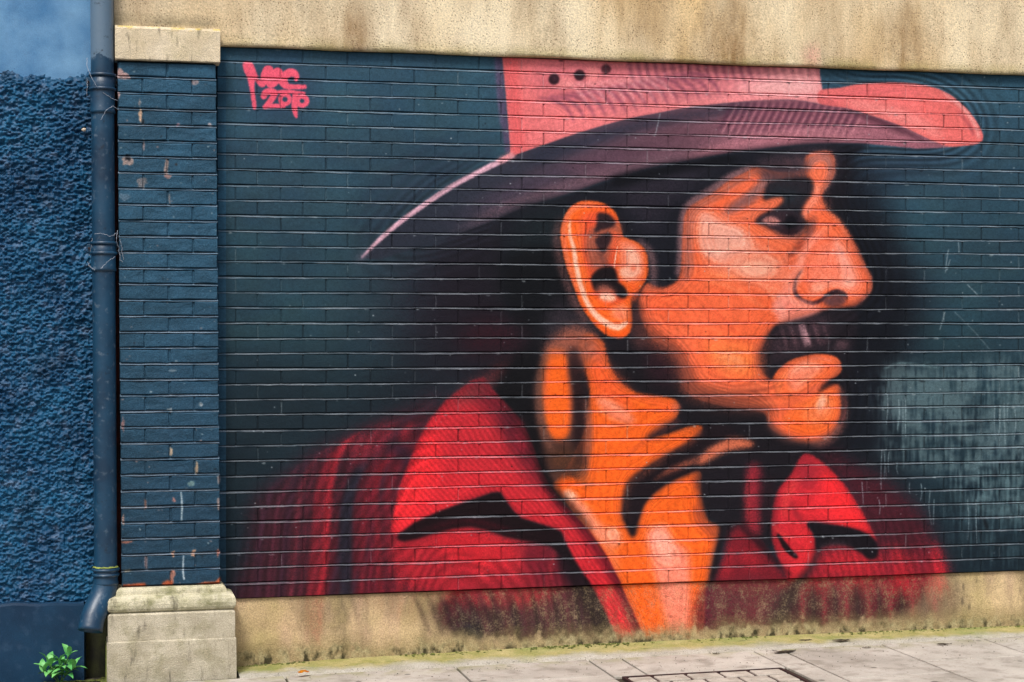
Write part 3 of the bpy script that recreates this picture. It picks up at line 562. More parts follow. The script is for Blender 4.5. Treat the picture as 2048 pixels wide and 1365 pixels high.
    P(rc, (196, 40, 52), 1, 2.2, grad=(1560, 1000, 1720, 1010, (238, 46, 52)))
    P([(1600, 900), (1630, 915), (1650, 950), (1620, 980), (1590, 960)], (140, 36, 50), .7, 10, clip=RC)
    P([(1640, 950), (1672, 958), (1700, 1000), (1730, 1050), (1700, 1050), (1660, 1010)], (236, 42, 48), .8, 9, clip=RC)
    S([(1596, 958), (1574, 990), (1570, 1030)], [8, 18, 10], (220, 66, 66), .7, 5, clip=RC); S([(1580, 1000), (1594, 1030), (1610, 1046)], [4, 10, 4], (110, 30, 42), .6, 4, clip=RC); S([(1554, 980), (1548, 1040), (1560, 1100)], [4, 8, 4], (96, 26, 38), .7, 4, clip=RC)
    S([(1548, 1050), (1560, 1066), (1590, 1080)], [4, 8, 3], (236, 70, 66), .6, 3, clip=RC)
    S([(1556, 1070), (1570, 1092), (1582, 1106), (1592, 1114)], [5, 12, 11, 8], (22, 14, 20), .97, 1.6); E(1590, 1109, 4, 3, (90, 80, 90), .6, 1.5)
    S([(1600, 1060), (1616, 1090), (1610, 1130)], [6, 12, 6], (222, 48, 54), .6, 5, clip=RC)
    S([(1484, 1056), (1520, 1090), (1550, 1122), (1580, 1150)], [6, 9, 8, 5], (44, 18, 27), .9, 3)
    S([(1634, 1092), (1628, 1122), (1610, 1150), (1590, 1180), (1560, 1230), (1540, 1290)], [8, 10, 14, 22, 34, 44], (44, 30, 34), .88, 5)
    P([(1616, 1046), (1664, 1050), (1708, 1058), (1738, 1070), (1752, 1083), (1757, 1103), (1750, 1118), (1736, 1118), (1718, 1104), (1692, 1092), (1660, 1090), (1632, 1098), (1629, 1072)], (20, 17, 24), .98, 2)
    S([(1640, 1094), (1670, 1088), (1700, 1092)], [4, 8, 4], (80, 62, 68), .6, 4)
    for x in (1510, 1680, 1760):
        S([(x, 1165), (x - 2, 1220), (x - 6, 1280)], [26, 22, 12], (124, 40, 54), .6, 8)
    P([(1410, 1176), (1560, 1168), (1540, 1240), (1530, 1290), (1398, 1290)], (104, 38, 50), .85, 8)
    for k in range(14):
        x = 1604 + 22 * k
        S([(x, 1172), (x + 3, 1210), (x + 2, 1262)], [3, 9, 4], (44, 34, 37) if k % 2 else (150, 48, 60), .8, 3)
    # ---- worn, washed patch at the right with its drips
    st = vnoise(CH, CW, 70, 5) * .6 + vnoise(CH, CW, 18, 3) * .4; cl = vnoise(CH, CW, 26, 40) * .6 + vnoise(CH, CW, 10, 14) * .4
    PATCH = full([(1765, 738), (1800, 726), (1900, 732), (2080, 728), (2080, 1010), (1990, 1030), (1930, 990), (1870, 940), (1800, 934), (1766, 905), (1772, 840), (1742, 800)], 12)
    m = np.clip((st * .6 + cl * .75 - .42) * 2.6, 0, 1) * PATCH * .62
    IMG[...] += (np.array((104, 128, 134), np.float32) / 255 - IMG) * m[..., None]
    LOWP = full([(1900, 960), (2080, 940), (2080, 1150), (1960, 1120), (1900, 1060)], 26)
    m = np.clip((st * .9 + cl * .4 - .5) * 2.2, 0, 1) * LOWP * .4
    IMG[...] += (np.array((96, 130, 140), np.float32) / 255 - IMG) * m[..., None]
    S([(1768, 738), (1800, 728), (1850, 732), (1880, 736)], [2, 5, 4, 2], (120, 150, 156), .6, 1.8)
    r2 = np.random.default_rng(3)
    for x, y0, L in ((1764, 900, 80), (1768, 900, 60), (1778, 905, 40), (1775, 790, 60), (1797, 800, 60), (1806, 800, 70), (1811, 800, 76), (1724, 965, 44), (1819, 966, 22), (1842, 968, 34), (1860, 980, 70), (1868, 1000, 50), (1935, 1000, 80), (1952, 1000, 90),
                     (1795, 925, 24), (2000, 810, 60), (2008, 808, 80), (2016, 808, 40), (1990, 812, 70), (2030, 820, 60), (1758, 1000, 30)):
        S([(x, y0), (x + r2.uniform(-2, 3), y0 + L * .5), (x + r2.uniform(-3, 3), y0 + L)], [1.6, 1.4, 1.0], (164, 186, 194), .6, .7)
    for pts in ([(1897, 500), (1893, 524), (1891, 546)], [(1900, 520), (1894, 540)], [(1910, 625), (1950, 665), (1980, 700)], [(1890, 625), (1880, 660)], [(1320, 228), (1314, 256), (1310, 272)], [(1917, 486), (1918, 505)], [(1935, 570), (1955, 590)]):
        S(pts, 1.8, (176, 190, 198), .6 if pts[0][0] != 1910 else .3, .7)
    S([(1966, 1036), (1972, 1050), (1974, 1058)], [3, 7, 5], (14, 18, 24), .9, 2); S([(1985, 935), (1992, 950)], [4, 7], (18, 24, 32), .6, 3)
    IMG[...] += (np.array((248, 126, 92), np.float32) / 255 - IMG) * (FACE * (IMG[..., 0] > .75) * (.10 + .26 * vnoise(CH, CW, 50, 70)))[..., None]
    # ---- brown turn of the edges, broken by the spray
    brk = np.clip(.35 + 1.3 * (vnoise(CH, CW, 34, 34) - .2), 0, 1)
    for MM, rad, amt, colr in ((FACE, 9, .62, (138, 70, 56)), (NECK, 10, .60, (132, 66, 46)), (EAR, 6, .40, (150, 74, 52)), (LIP, 5, .40, (150, 74, 56)), (COL, 12, .50, (92, 18, 30)), (RC, 9, .45, (100, 20, 32)), (CROWN, 10, .30, (190, 84, 92)), (BR_, 8, .25, (196, 86, 90))):
        e = np.clip((1 - blur(MM, rad)) * 1.7, 0, 1) * MM * brk * amt
        IMG[...] += (np.array(colr, np.float32) / 255 - IMG) * e[..., None]
    # the painter shades in contour lines: fine strokes that follow the tones all over the figure
    lum = blur(IMG @ np.array((.4, .45, .15), np.float32), 9) + .05 * vnoise(CH, CW, 40, 40)
    body_ = np.clip(FACE + NECK + EAR + LIP, 0, 1)
    g_ = np.hypot(*np.gradient(lum)); ok = np.clip(g_ / .0035, 0, 1)
    ripple(body_ * ok, lum, .046, .065)
    cloth = np.clip(CROWN + BR_ + BRIM + COL + RC, 0, 1)
    ripple(cloth * np.clip(g_ / .002, 0, 1), lum, .030, .035)
    # ---- faint contour rings, the painter's way of shading
    figure = np.clip(full(face, 1) + full(crown, 1, False) + full(brim, 1, False) + full(brimr, 1), 0, 1)
    halo = blur(figure, 46); outside = 1 - figure
    ripple(np.clip(halo * 3, 0, 1) * outside * (XX > 1640) * np.clip((XX - 1640) / 120, 0, 1), halo + .05 * vnoise(CH, CW, 70, 70), .085, .24)
    ripple(np.clip(halo * 3, 0, 1) * outside * (XX < 985) * np.clip((YY - 290) / 60, 0, 1) * (YY < 700), halo + .05 * vnoise(CH, CW, 70, 70), .085, .13)
    fb = blur(FACE, 26)
    ripple(FACE * (XX < 1560) * (YY > 560), fb * 1.0 + vnoise(CH, CW, 90, 120) * .25, .06, .032)
    wv = np.hypot(XX - 1300, YY - 660) + 22 * vnoise(CH, CW, 60, 60)
    ripple(FACE * ((XX < 1420) & (YY > 560) & (YY < 700)), wv, 14, .035)
    ripple(NECK, np.hypot(XX - 1420, YY - 1000) + 20 * vnoise(CH, CW, 70, 70), 17, .03)
    ripple(SH, np.hypot(XX - 930, (YY - 1290) * .62) + 34 * vnoise(CH, CW, 90, 60), 17, .10)
    ripple(COL, (XX - YY * .8) + 16 * vnoise(CH, CW, 60, 60), 12, .07)
    shr = full([(1600, 1000), (1700, 1020), (1850, 1040), (1890, 1160), (1600, 1170)], 12) * (1 - RC)
    ripple(shr, XX - YY * .3 + 12 * vnoise(CH, CW, 100, 30), 15, .08)
    # ---- the signature
    SG = (242, 96, 122)
    E(556, 180, 70, 56, (44, 52, 78), .4, 22)
    sx = lambda p: [(470 + x / 9.753, 110 + y / 9.753) for x, y in p]
    P(sx([(150, 160), (240, 130), (330, 150), (380, 240), (430, 380), (465, 440), (400, 470), (380, 600), (385, 720), (415, 950), (415, 1050), (380, 1075), (345, 1040), (320, 880), (280, 640), (225, 420), (175, 320)]), SG, 1, 1.1)
    S(sx([(420, 480), (520, 570), (560, 520), (600, 400), (640, 320)]), [7.2, 12.9, 15.8, 20.0, 21.5], SG, 1, 1.0)
    S(sx([(650, 310), (650, 420), (620, 480)]), [21.5, 21.5, 14.3], SG, 1, 1.0)
    S(sx([(640, 500), (700, 560), (780, 480), (830, 350)]), [11.4, 18.6, 21.5, 20.0], SG, 1, 1.0)
    S(sx([(830, 350), (880, 440), (960, 560), (1010, 610), (1120, 625), (1360, 625)]), [20.0, 20.0, 17.2, 12.9, 10.1, 8.6], SG, 1, 1.0)
    S(sx([(560, 480), (760, 500), (980, 470)]), [7.2, 12.9, 8.6], SG, 1, 1.0)
    S(sx([(960, 470), (1000, 390), (1080, 350), (1160, 370), (1200, 420), (1190, 490)]), [12.9, 17.2, 17.2, 15.8, 11.4, 7.2], SG, 1, 1.0)
    S(sx([(560, 810), (600, 740), (680, 710), (770, 740), (740, 830), (640, 960), (580, 1030)]), [12.9, 14.3, 12.9, 12.9, 12.9, 11.4, 7.2], SG, 1, 1.0)
    S(sx([(580, 1010), (760, 1000), (950, 1000)]), [8.6, 10.1, 8.6], SG, 1, 1.0)
    S(sx([(760, 750), (900, 720), (1100, 720), (1360, 745)]), [7.2, 7.2, 7.2, 4.3], SG, 1, 1.0)
    th = np.linspace(0, 2 * math.pi, 14)
    S(sx([(975 + 92 * math.cos(a), 868 + 92 * math.sin(a)) for a in th]), 8.5, SG, 1, 1.0)
    S(sx([(1310 + 95 * math.cos(a), 900 + 88 * math.sin(a)) for a in th]), 9.5, SG, 1, 1.0)
    S(sx([(1180, 800), (1165, 1000), (1175, 1120), (1195, 1210)]), [12.9, 12.9, 10.1, 5.7], SG, 1, 1.0)
    # speckle of knocks and chips in the coat
    for _ in range(420):
        x, y = r2.uniform(440, 2050), r2.uniform(110, 1150)
        E(x, y, r2.uniform(.6, 1.7), r2.uniform(.6, 1.5), (180, 190, 196) if r2.random() < .6 else (16, 16, 22), r2.uniform(.3, .9), .6)
    IMG[...] *= (1 + (GRAIN - .5) * .16 + (vnoise(CH, CW, 4, 4) - .5) * .10)[..., None]
    np.clip(IMG, 0, 1, out=IMG)

def paint_cover():
    # how thickly the paint covers what is not brick: the stone plinth below and the render above
    ALPHA[...] = 0
    P([(960, 1140), (1200, 1140), (1700, 1130), (1860, 1130), (1850, 1190), (1790, 1236), (1690, 1258), (1600, 1272), (1500, 1288), (1320, 1300), (1150, 1300), (1000, 1290), (900, 1270), (870, 1220), (900, 1180)], 0, .97, 8, to_alpha=1)
    P([(590, 1160), (650, 1160), (660, 1230), (640, 1290), (606, 1270)], 0, .5, 10, to_alpha=1)
    P([(680, 1160), (900, 1150), (960, 1220), (860, 1240), (740, 1220)], 0, .38, 14, to_alpha=1)
    P([(1280, 1160), (1420, 1160), (1402, 1290), (1296, 1292)], 0, .98, 4, to_alpha=1)
    P([(1780, 1140), (1910, 1142), (1918, 1230), (1800, 1256), (1740, 1262)], 0, .7, 16, to_alpha=1)
    for k in range(8):
        S([(826 + 26 * k, 1188), (842 + 26 * k, 1220), (862 + 25 * k, 1272)], [3, 10, 4], 0, .7, 3, to_alpha=1)
    for x0, x1 in ((680, 700), (702, 722)):
        S([(x0, 1186), (x0 + 8, 1215), (x1, 1250)], [3, 6, 2], 0, .5, 3, to_alpha=1)
    # breaks up where the foot of the wall stays damp
    n = vnoise(CH, CW, 22, 12) * .6 + vnoise(CH, CW, 7, 6) * .4
    foot = 1318 - (XX - 700) * .048
    ALPHA[...] *= np.clip((foot - YY - 8) / 24 + (n - .5) * 1.3, 0, 1)
    ALPHA[...] *= np.clip(.93 + .4 * (GRAIN + n - .85), 0, 1)
    E(1622, 116, 20, 24, 0, .34, 8, to_alpha=1)
    ALPHA[...] = np.where(YY < 260, ALPHA * (.5 + .9 * GRAIN), ALPHA)

def paint_pilaster():
    r2 = np.random.default_rng(11)
    n = vnoise(CH, CW, 40, 60) - .5; n2 = vnoise(CH, CW, 12, 26) - .5
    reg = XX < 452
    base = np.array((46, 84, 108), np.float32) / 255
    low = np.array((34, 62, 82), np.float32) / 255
    t = np.clip((YY - 480) / 700 + n * .5, 0, 1)[..., None]  # light falling off down the pilaster, put into its paint colour
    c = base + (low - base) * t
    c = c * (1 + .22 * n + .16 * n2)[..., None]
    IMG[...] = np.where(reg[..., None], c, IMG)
    CH1, CH2, OR = (206, 166, 160), (178, 150, 140), (196, 92, 56)
    P([(233, 150), (236, 136), (243, 138), (248, 145), (256, 148), (263, 158), (250, 159), (236, 158)], CH1, .9, 1.0, False)
    for x, y, rx, ry, c, a in ((255, 322, 13, 10, CH2, .8), (255, 316, 6, 6, (20, 24, 32), .95), (333, 335, 5, 16, CH2, .8), (335, 352, 8, 6, (180, 130, 120), .7), (236, 190, 4, 8, CH1, .8), (281, 232, 4, 14, (220, 180, 150), .9), (286, 244, 3, 6, (20, 24, 30), .8),
                               (283, 366, 10, 12, CH2, .5), (279, 205, 3, 9, CH2, .6), (389, 165, 8, 5, CH1, .6), (356, 250, 5, 3, (230, 150, 160), .8), (420, 250, 4, 4, (220, 200, 200), .7), (250, 395, 14, 8, (150, 160, 175), .35), (288, 290, 2, 14, CH1, .7), (339, 400, 2, 12, CH2, .6),
                               (342, 905, 3, 14, (200, 176, 150), .9), (393, 940, 4, 14, (190, 160, 130), .8), (382, 968, 7, 6, (120, 150, 150), .8), (291, 1008, 3, 12, (180, 120, 100), .7), (348, 1000, 4, 5, (200, 130, 120), .7), (292, 1128, 3, 16, (170, 140, 140), .7), (344, 1150, 6, 16, (196, 130, 110), .8),
                               (346, 1108, 5, 6, (190, 140, 110), .8), (387, 1106, 5, 8, (200, 150, 120), .8), (436, 1105, 4, 10, (190, 110, 90), .8), (437, 960, 3, 10, (190, 170, 165), .7), (437, 1005, 3, 14, (180, 150, 140), .7), (250, 1085, 16, 3, (190, 110, 84), .6), (256, 1142, 9, 4, (190, 160, 120), .6),
                               (340, 820, 5, 4, (190, 190, 190), .6), (402, 810, 4, 4, (190, 190, 190), .6), (345, 742, 7, 4, (140, 150, 158), .5), (246, 850, 4, 16, (190, 130, 120), .6), (246, 1040, 3, 12, (200, 150, 130), .7), (352, 330, 3, 3, (40, 30, 30), .8)):
        chip(x, y, rx, ry, c, a)
    P([(246, 1170), (290, 1166), (294, 1176), (246, 1178)], OR, .95, 1.5, False); P([(324, 1166), (336, 1160), (346, 1164), (346, 1176), (324, 1178)], OR, .9, 1.8, False)
    P([(386, 1172), (410, 1164), (430, 1164), (441, 1154), (442, 1176), (386, 1178)], (206, 104, 66), .95, 1.5, False)
    S([(362, 985), (364, 1010), (363, 1042)], [2, 3.4, 2], (200, 216, 224), .9, 1); S([(367, 1112), (366, 1140), (368, 1158)], [2, 3, 3.4], (206, 220, 228), .9, 1)
    for _ in range(150):
        x, y = r2.uniform(236, 442), r2.uniform(135, 1175)
        chip(x, y, r2.uniform(.8, 3.4), r2.uniform(.7, 2.2), [(170, 186, 194), (190, 150, 142), (20, 26, 34)][r2.integers(3)], r2.uniform(.2, .7), .6)
    IMG[...] = np.where(reg[..., None], IMG * (1 + (GRAIN - .5) * .2)[..., None], IMG)
    np.clip(IMG, 0, 1, out=IMG)

def wall_to_canvas(X, Y, Z):
    d = np.stack([X, np.full_like(X, Y + CAM_D), Z - CAM_H], -1) @ AX
    return 1024 + CAM_F * d[..., 0] / d[..., 1], 682.5 - CAM_F * d[..., 2] / d[..., 1]

ALBEDO = 0.80
def paint_map(name, x0, x1, z0, z1, Y, res=0.0025):
    w, h = int((x1 - x0) / res), int((z1 - z0) / res)
    X, Z = np.meshgrid(x0 + (np.arange(w) + .5) * res, z0 + (np.arange(h) + .5) * res)
    u, v = wall_to_canvas(X, Y, Z)
    u = np.clip(u - CX0 - .5, 0, CW - 1.01); v = np.clip(v - CY0 - .5, 0, CH - 1.01)
    ui, vi = u.astype(int), v.astype(int); fu, fv = (u - ui)[..., None], (v - vi)[..., None]
    src = np.concatenate([IMG, ALPHA[..., None]], -1)
    c = (src[vi, ui] * (1 - fu) + src[vi, ui + 1] * fu) * (1 - fv) + (src[vi + 1, ui] * (1 - fu) + src[vi + 1, ui + 1] * fu) * fv
    rgb = np.where(c[..., :3] <= .04045, c[..., :3] / 12.92, ((c[..., :3] + .055) / 1.055) ** 2.4) * ALBEDO
    c[..., :3] = np.where(rgb <= .0031308, rgb * 12.92, 1.055 * np.maximum(rgb, 1e-6) ** (1 / 2.4) - .055)
    im = bpy.data.images.new(name, w, h, alpha=True)
    im.colorspace_settings.name = 'sRGB'; im.alpha_mode = 'CHANNEL_PACKED'
    im.pixels.foreach_set(np.ascontiguousarray(c, np.float32).ravel()); im.update(); im.pack()
    return im, (x0, x1, z0, z1)

paint_mural(); paint_cover(); paint_pilaster()
def px_x(px, py, Y=0.):
    d = AX @ np.array([(px - 1024) / CAM_F, 1, (682.5 - py) / CAM_F]); t = (Y + CAM_D) / d[1]
    return d[0] * t, CAM_H + d[2] * t
WX0, WX1, WZ0, WZ1 = .604, 7.0, .345, 3.035
NC = 36; CHT = (WZ1 - WZ0) / NC; PITCH = .2215
phA = px_x(1211.9, 197)[0] % PITCH                    # courses 0, 2, 4 ... counted from the top
phB = px_x(1171.4, 171)[0] % PITCH                    # courses 1, 3, 5 ...
# wear in the coat along the upright joints: hairlines, lost flakes, runs of lime
rw = np.random.default_rng(17)
for c in range(NC):
    zt = WZ1 - c * CHT
    for x in np.arange(phA if c % 2 == 0 else phB, 5.0, PITCH):
        if x < WX0 + .02: continue
        t = rw.random()
        a0, a1 = (.12, .9) if t < .7 else (rw.uniform(.1, .5), rw.uniform(.55, .9))
        u, v = wall_to_canvas(np.full(3, x) + rw.uniform(-.0015, .0015, 3), 0., zt - CHT * np.linspace(a0, a1, 3))
        pts = list(zip(u, v))
        if t < .5: S(pts, rw.uniform(1.2, 2.0), (10, 10, 14), rw.uniform(.2, .5), .6)
        elif t < .72: S(pts, rw.uniform(1.0, 2.0), (176, 186, 190), rw.uniform(.15, .45), .7)
    for _ in range(9):                                # knocks and drips along the bed joints
        x = rw.uniform(WX0 + .02, 5.0); u, v = wall_to_canvas(np.array([x]), 0., np.array([zt - rw.uniform(.002, .012)]))
        chip(u[0], v[0], rw.uniform(1.5, 6), rw.uniform(.8, 2.2), (170, 180, 184) if rw.random() < .65 else (12, 12, 16), rw.uniform(.2, .6), .7)
MURAL = paint_map('mural_paint', 0.58, 5.12, -0.02, 3.36, 0.0)
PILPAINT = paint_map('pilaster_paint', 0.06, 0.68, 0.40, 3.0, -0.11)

# ---------------------------------------------------------------- materials
def lin(c):
    return tuple((x / 255 / 12.92 if x / 255 <= .04045 else ((x / 255 + .055) / 1.055) ** 2.4) * ALBEDO for x in c) + (1,)

class Mat:
    def __init__(s, name, rough=.7, spec=.3):
        s.m = bpy.data.materials.new(name); s.m.use_nodes = True
        s.n, s.l = s.m.node_tree.nodes, s.m.node_tree.links
        s.b = s.n['Principled BSDF']; s.b.inputs['Roughness'].default_value = rough; s.b.inputs['Specular IOR Level'].default_value = spec
        s.pos = s.n.new('ShaderNodeNewGeometry').outputs['Position']
    def sep(s):
        x = s.n.new('ShaderNodeSeparateXYZ'); s.l.new(s.pos, x.inputs[0]); return x.outputs
    def math(s, op, a, b=0., c=None, clamp=False):
        x = s.n.new('ShaderNodeMath'); x.operation = op; x.use_clamp = clamp
        for i, v in enumerate((a, b, c)):
            if v is None: continue
            if isinstance(v, (int, float)): x.inputs[i].default_value = v
            else: s.l.new(v, x.inputs[i])
        return x.outputs[0]
    def noise(s, scale, detail=4, rough=.55, stretch=None, dist=0., vec=None):
        x = s.n.new('ShaderNodeTexNoise'); x.inputs['Scale'].default_value = scale; x.inputs['Detail'].default_value = detail; x.inputs['Roughness'].default_value = rough; x.inputs['Distortion'].default_value = dist
        v = vec or s.pos
        if stretch:
            mp = s.n.new('ShaderNodeMapping'); mp.inputs['Scale'].default_value = stretch; s.l.new(v, mp.inputs[0]); v = mp.outputs[0]
        s.l.new(v, x.inputs['Vector']); return x.outputs['Fac']
    def voro(s, scale, feature='F1', stretch=None):
        x = s.n.new('ShaderNodeTexVoronoi'); x.inputs['Scale'].default_value = scale; x.feature = feature
        v = s.pos
        if stretch:
            mp = s.n.new('ShaderNodeMapping'); mp.inputs['Scale'].default_value = stretch; s.l.new(v, mp.inputs[0]); v = mp.outputs[0]
        s.l.new(v, x.inputs['Vector']); return x.outputs['Distance']
    def ramp(s, f, a, b, lo=0., hi=1.):
        x = s.n.new('ShaderNodeMapRange'); x.inputs['From Min'].default_value = a; x.inputs['From Max'].default_value = b; x.inputs['To Min'].default_value = lo; x.inputs['To Max'].default_value = hi
        s.l.new(f, x.inputs['Value']); return x.outputs['Result']
    def mix(s, f, a, b, mode='MIX'):
        x = s.n.new('ShaderNodeMix'); x.data_type = 'RGBA'; x.blend_type = mode; x.clamp_factor = True
        for sock, v in ((x.inputs['Factor'], f), (x.inputs['A'], a), (x.inputs['B'], b)):
            if isinstance(v, (int, float)): sock.default_value = v
            elif isinstance(v, tuple): sock.default_value = v
            else: s.l.new(v, sock)
        return x.outputs['Result']
    def gain(s, col, f):
        c = s.n.new('ShaderNodeCombineColor'); [s.l.new(f, c.inputs[i]) for i in range(3)]
        return s.mix(1., col, c.outputs[0], 'MULTIPLY')
    def paint(s, pm):
        im, (x0, x1, z0, z1) = pm
        o = s.sep(); c = s.n.new('ShaderNodeCombineXYZ')
        s.l.new(s.ramp(o['X'], x0, x1), c.inputs[0]); s.l.new(s.ramp(o['Z'], z0, z1), c.inputs[1])
        t = s.n.new('ShaderNodeTexImage'); t.image = im; t.extension = 'EXTEND'; s.l.new(c.outputs[0], t.inputs[0])
        return t.outputs['Color'], t.outputs['Alpha']
    def bump(s, f, strength=.3, dist=.003):
        x = s.n.new('ShaderNodeBump'); x.inputs['Strength'].default_value = strength; x.inputs['Distance'].default_value = dist
        s.l.new(f, x.inputs['Height'])
        if s.b.inputs['Normal'].is_linked: s.l.new(s.b.inputs['Normal'].links[0].from_socket, x.inputs['Normal'])
        s.l.new(x.outputs[0], s.b.inputs['Normal'])
    def out(s, col):
        if isinstance(col, tuple): s.b.inputs['Base Color'].default_value = col
        else: s.l.new(col, s.b.inputs['Base Color'])
        return s.m

def m_mural():
    s = Mat('mural_paint_on_brick', .75, .10); c, _ = s.paint(MURAL)
    c = s.gain(c, s.ramp(s.noise(2.2, 3), .3, .7, .90, 1.10))
    c = s.gain(c, s.ramp(s.noise(260, 2), .3, .7, .88, 1.12))
    s.bump(s.noise(90, 4), .35, .003); s.bump(s.noise(420, 2), .25, .001)
    return s.out(c)
def m_joint(pm, name, light, amt):
    s = Mat(name, .85, .08); c, _ = s.paint(pm)
    f = s.math('MULTIPLY', s.ramp(s.noise(4.5, 6, .75, stretch=(1, 1, 13)), .38, .60, .08, 1.0), amt)
    c = s.mix(f, c, light, 'SCREEN')
    c = s.gain(c, s.ramp(s.noise(300, 2), .3, .7, .8, 1.2))
    s.bump(s.noise(220, 3), .5, .003)
    return s.out(c)
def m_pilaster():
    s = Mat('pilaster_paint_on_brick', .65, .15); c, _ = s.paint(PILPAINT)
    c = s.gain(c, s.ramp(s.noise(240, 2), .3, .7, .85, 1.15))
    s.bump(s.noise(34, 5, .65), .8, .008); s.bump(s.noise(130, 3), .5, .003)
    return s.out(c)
def m_render():
    s = Mat('sand_render', .9, .15)
    z = s.sep()['Z']
    c = s.mix(s.ramp(s.noise(1.1, 4, .6, (1, 1, .45)), .36, .66), lin((255, 240, 206)), lin((234, 202, 148)))
    c = s.mix(s.math('MULTIPLY', s.ramp(s.noise(2.6, 5, .65, (1, 1, .22)), .44, .70), .85), c, lin((142, 104, 58)))
    c = s.mix(s.math('MULTIPLY', s.ramp(s.noise(3.4, 4, .6, (1, 1, .3)), .46, .68), .7), c, lin((255, 240, 204)))
    g = s.math('MULTIPLY', s.ramp(z, 3.10, 3.035, 0, 1), s.ramp(s.noise(5, 4), .35, .65))
    c = s.mix(s.math('MULTIPLY', g, .55), c, lin((176, 166, 84)))
    g2 = s.math('MULTIPLY', s.math('MULTIPLY', s.ramp(s.math('ABSOLUTE', s.math('SUBTRACT', z, 3.135)), .055, .0), s.ramp(s.sep()['X'], .66, .58)), s.ramp(s.noise(7, 4), .3, .55))
    c = s.mix(s.math('MULTIPLY', g2, .85), c, lin((82, 92, 76)))
    c = s.mix(s.ramp(s.sep()['X'], .72, .58, 0, .45), c, lin((196, 178, 150)))
    pt, a = s.paint(MURAL)
    c = s.mix(a, c, pt)
    pits = s.math('MULTIPLY', s.ramp(s.voro(80), .30, .14), s.ramp(s.noise(14, 3), .40, .56))
    c = s.mix(s.math('MULTIPLY', pits, .8), c, lin((96, 70, 40)))
    c = s.gain(c, s.ramp(s.noise(120, 3, .7), .3, .7, .70, 1.28))
    s.bump(s.noise(120, 4, .7), .8, .006); s.bump(pits, -.5, .004)
    return s.out(c)
def m_plinth():
    s = Mat('plinth_render', .9, .15)
    o = s.sep(); z = o['Z']
    c = s.mix(s.ramp(s.noise(2.0, 4), .36, .66), lin((228, 202, 158)), lin((196, 172, 130)))
    c = s.mix(s.math('MULTIPLY', s.ramp(s.noise(5, 5, .6, (1.4, 1, .4)), .46, .70), .75), c, lin((118, 104, 80)))
    c = s.mix(s.math('MULTIPLY', s.ramp(s.noise(4, 4), .5, .72), .45), c, lin((206, 190, 130)))
    c = s.mix(s.math('MULTIPLY', s.ramp(s.noise(6, 4, stretch=(1.5, 1, .5)), .5, .7), .35), c, lin((214, 176, 156)))
    # soft black spots of old posters and splashes at the far right
    sp = s.math('MULTIPLY', s.ramp(s.voro(17, stretch=(1.5, 1, .6)), .30, .12), s.ramp(s.noise(4.5, 3), .47, .58))
    c = s.mix(s.math('MULTIPLY', s.math('MULTIPLY', sp, s.ramp(o['X'], 4.3, 4.6)), .85), c, lin((58, 50, 56)))
    pt, a = s.paint(MURAL)
    c = s.mix(a, c, pt)
    # damp foot of the wall: algae and lime bloom with a ragged upper edge
    foot = s.math('SUBTRACT', z, s.math('MULTIPLY', o['X'], .004))
    rag = s.math('ADD', foot, s.math('MULTIPLY', s.math('SUBTRACT', s.noise(6, 6, .7), .5), .20))
    c = s.mix(s.ramp(rag, .15, .065, 0, .62), c, lin((132, 120, 82)))
    c = s.mix(s.math('MULTIPLY', s.ramp(rag, .10, .06, 0, .8), s.ramp(s.noise(20, 5, .7), .44, .62)), c, lin((186, 176, 134)))
    c = s.mix(s.math('MULTIPLY', s.ramp(rag, .085, .04), s.ramp(s.noise(22, 3, stretch=(1, 1, .6)), .48, .62)), c, lin((70, 66, 46)))
    c = s.gain(c, s.ramp(s.noise(150, 3, .75), .3, .7, .62, 1.34))
    s.bump(s.noise(140, 4, .7), .8, .005); s.bump(s.noise(16, 4), .5, .01)
    return s.out(c)
def m_stone(name, a, b, moss, amt, z0=None):
    s = Mat(name, .9, .15)
    c = s.mix(s.ramp(s.noise(7, 5), .35, .65), lin(a), lin(b))
    c = s.mix(s.math('MULTIPLY', s.ramp(s.noise(9, 5, .65), .48, .66), amt), c, lin(moss))
    c = s.mix(s.math('MULTIPLY', s.ramp(s.noise(14, 5, .6, (2.2, 1, .5)), .58, .70), .6), c, lin((74, 70, 60)))
    if z0:
        y = s.math('MULTIPLY', s.ramp(s.sep()['Z'], z0, z0 + .03), s.ramp(s.noise(20, 4, stretch=(1, 1, 2)), .53, .60))
        c = s.mix(s.math('MULTIPLY', y, .9), c, lin((228, 196, 40)))
    c = s.gain(c, s.ramp(s.noise(230, 3, .75), .32, .68, .66, 1.3))
    s.bump(s.noise(150, 4, .7), .9, .005); s.bump(s.noise(30, 4), .4, .008)
    return s.out(c)
def m_blue(name, a, b, rough, dirt):
    s = Mat(name, rough, .2)
    c = s.mix(s.ramp(s.noise(3.2, 4), .35, .65), lin(a), lin(b))
    c = s.mix(s.math('MULTIPLY', s.ramp(s.noise(22, 5), .54, .70), dirt), c, lin((96, 120, 150)))
    c = s.mix(s.math('MULTIPLY', s.ramp(s.noise(5, 5), .54, .68), dirt * .9), c, lin((18, 34, 52)))
    c = s.gain(c, s.ramp(s.noise(300, 3), .3, .7, .84, 1.16))
    s.bump(s.noise(130, 4, .7), .3, .003)
    return s.out(c)
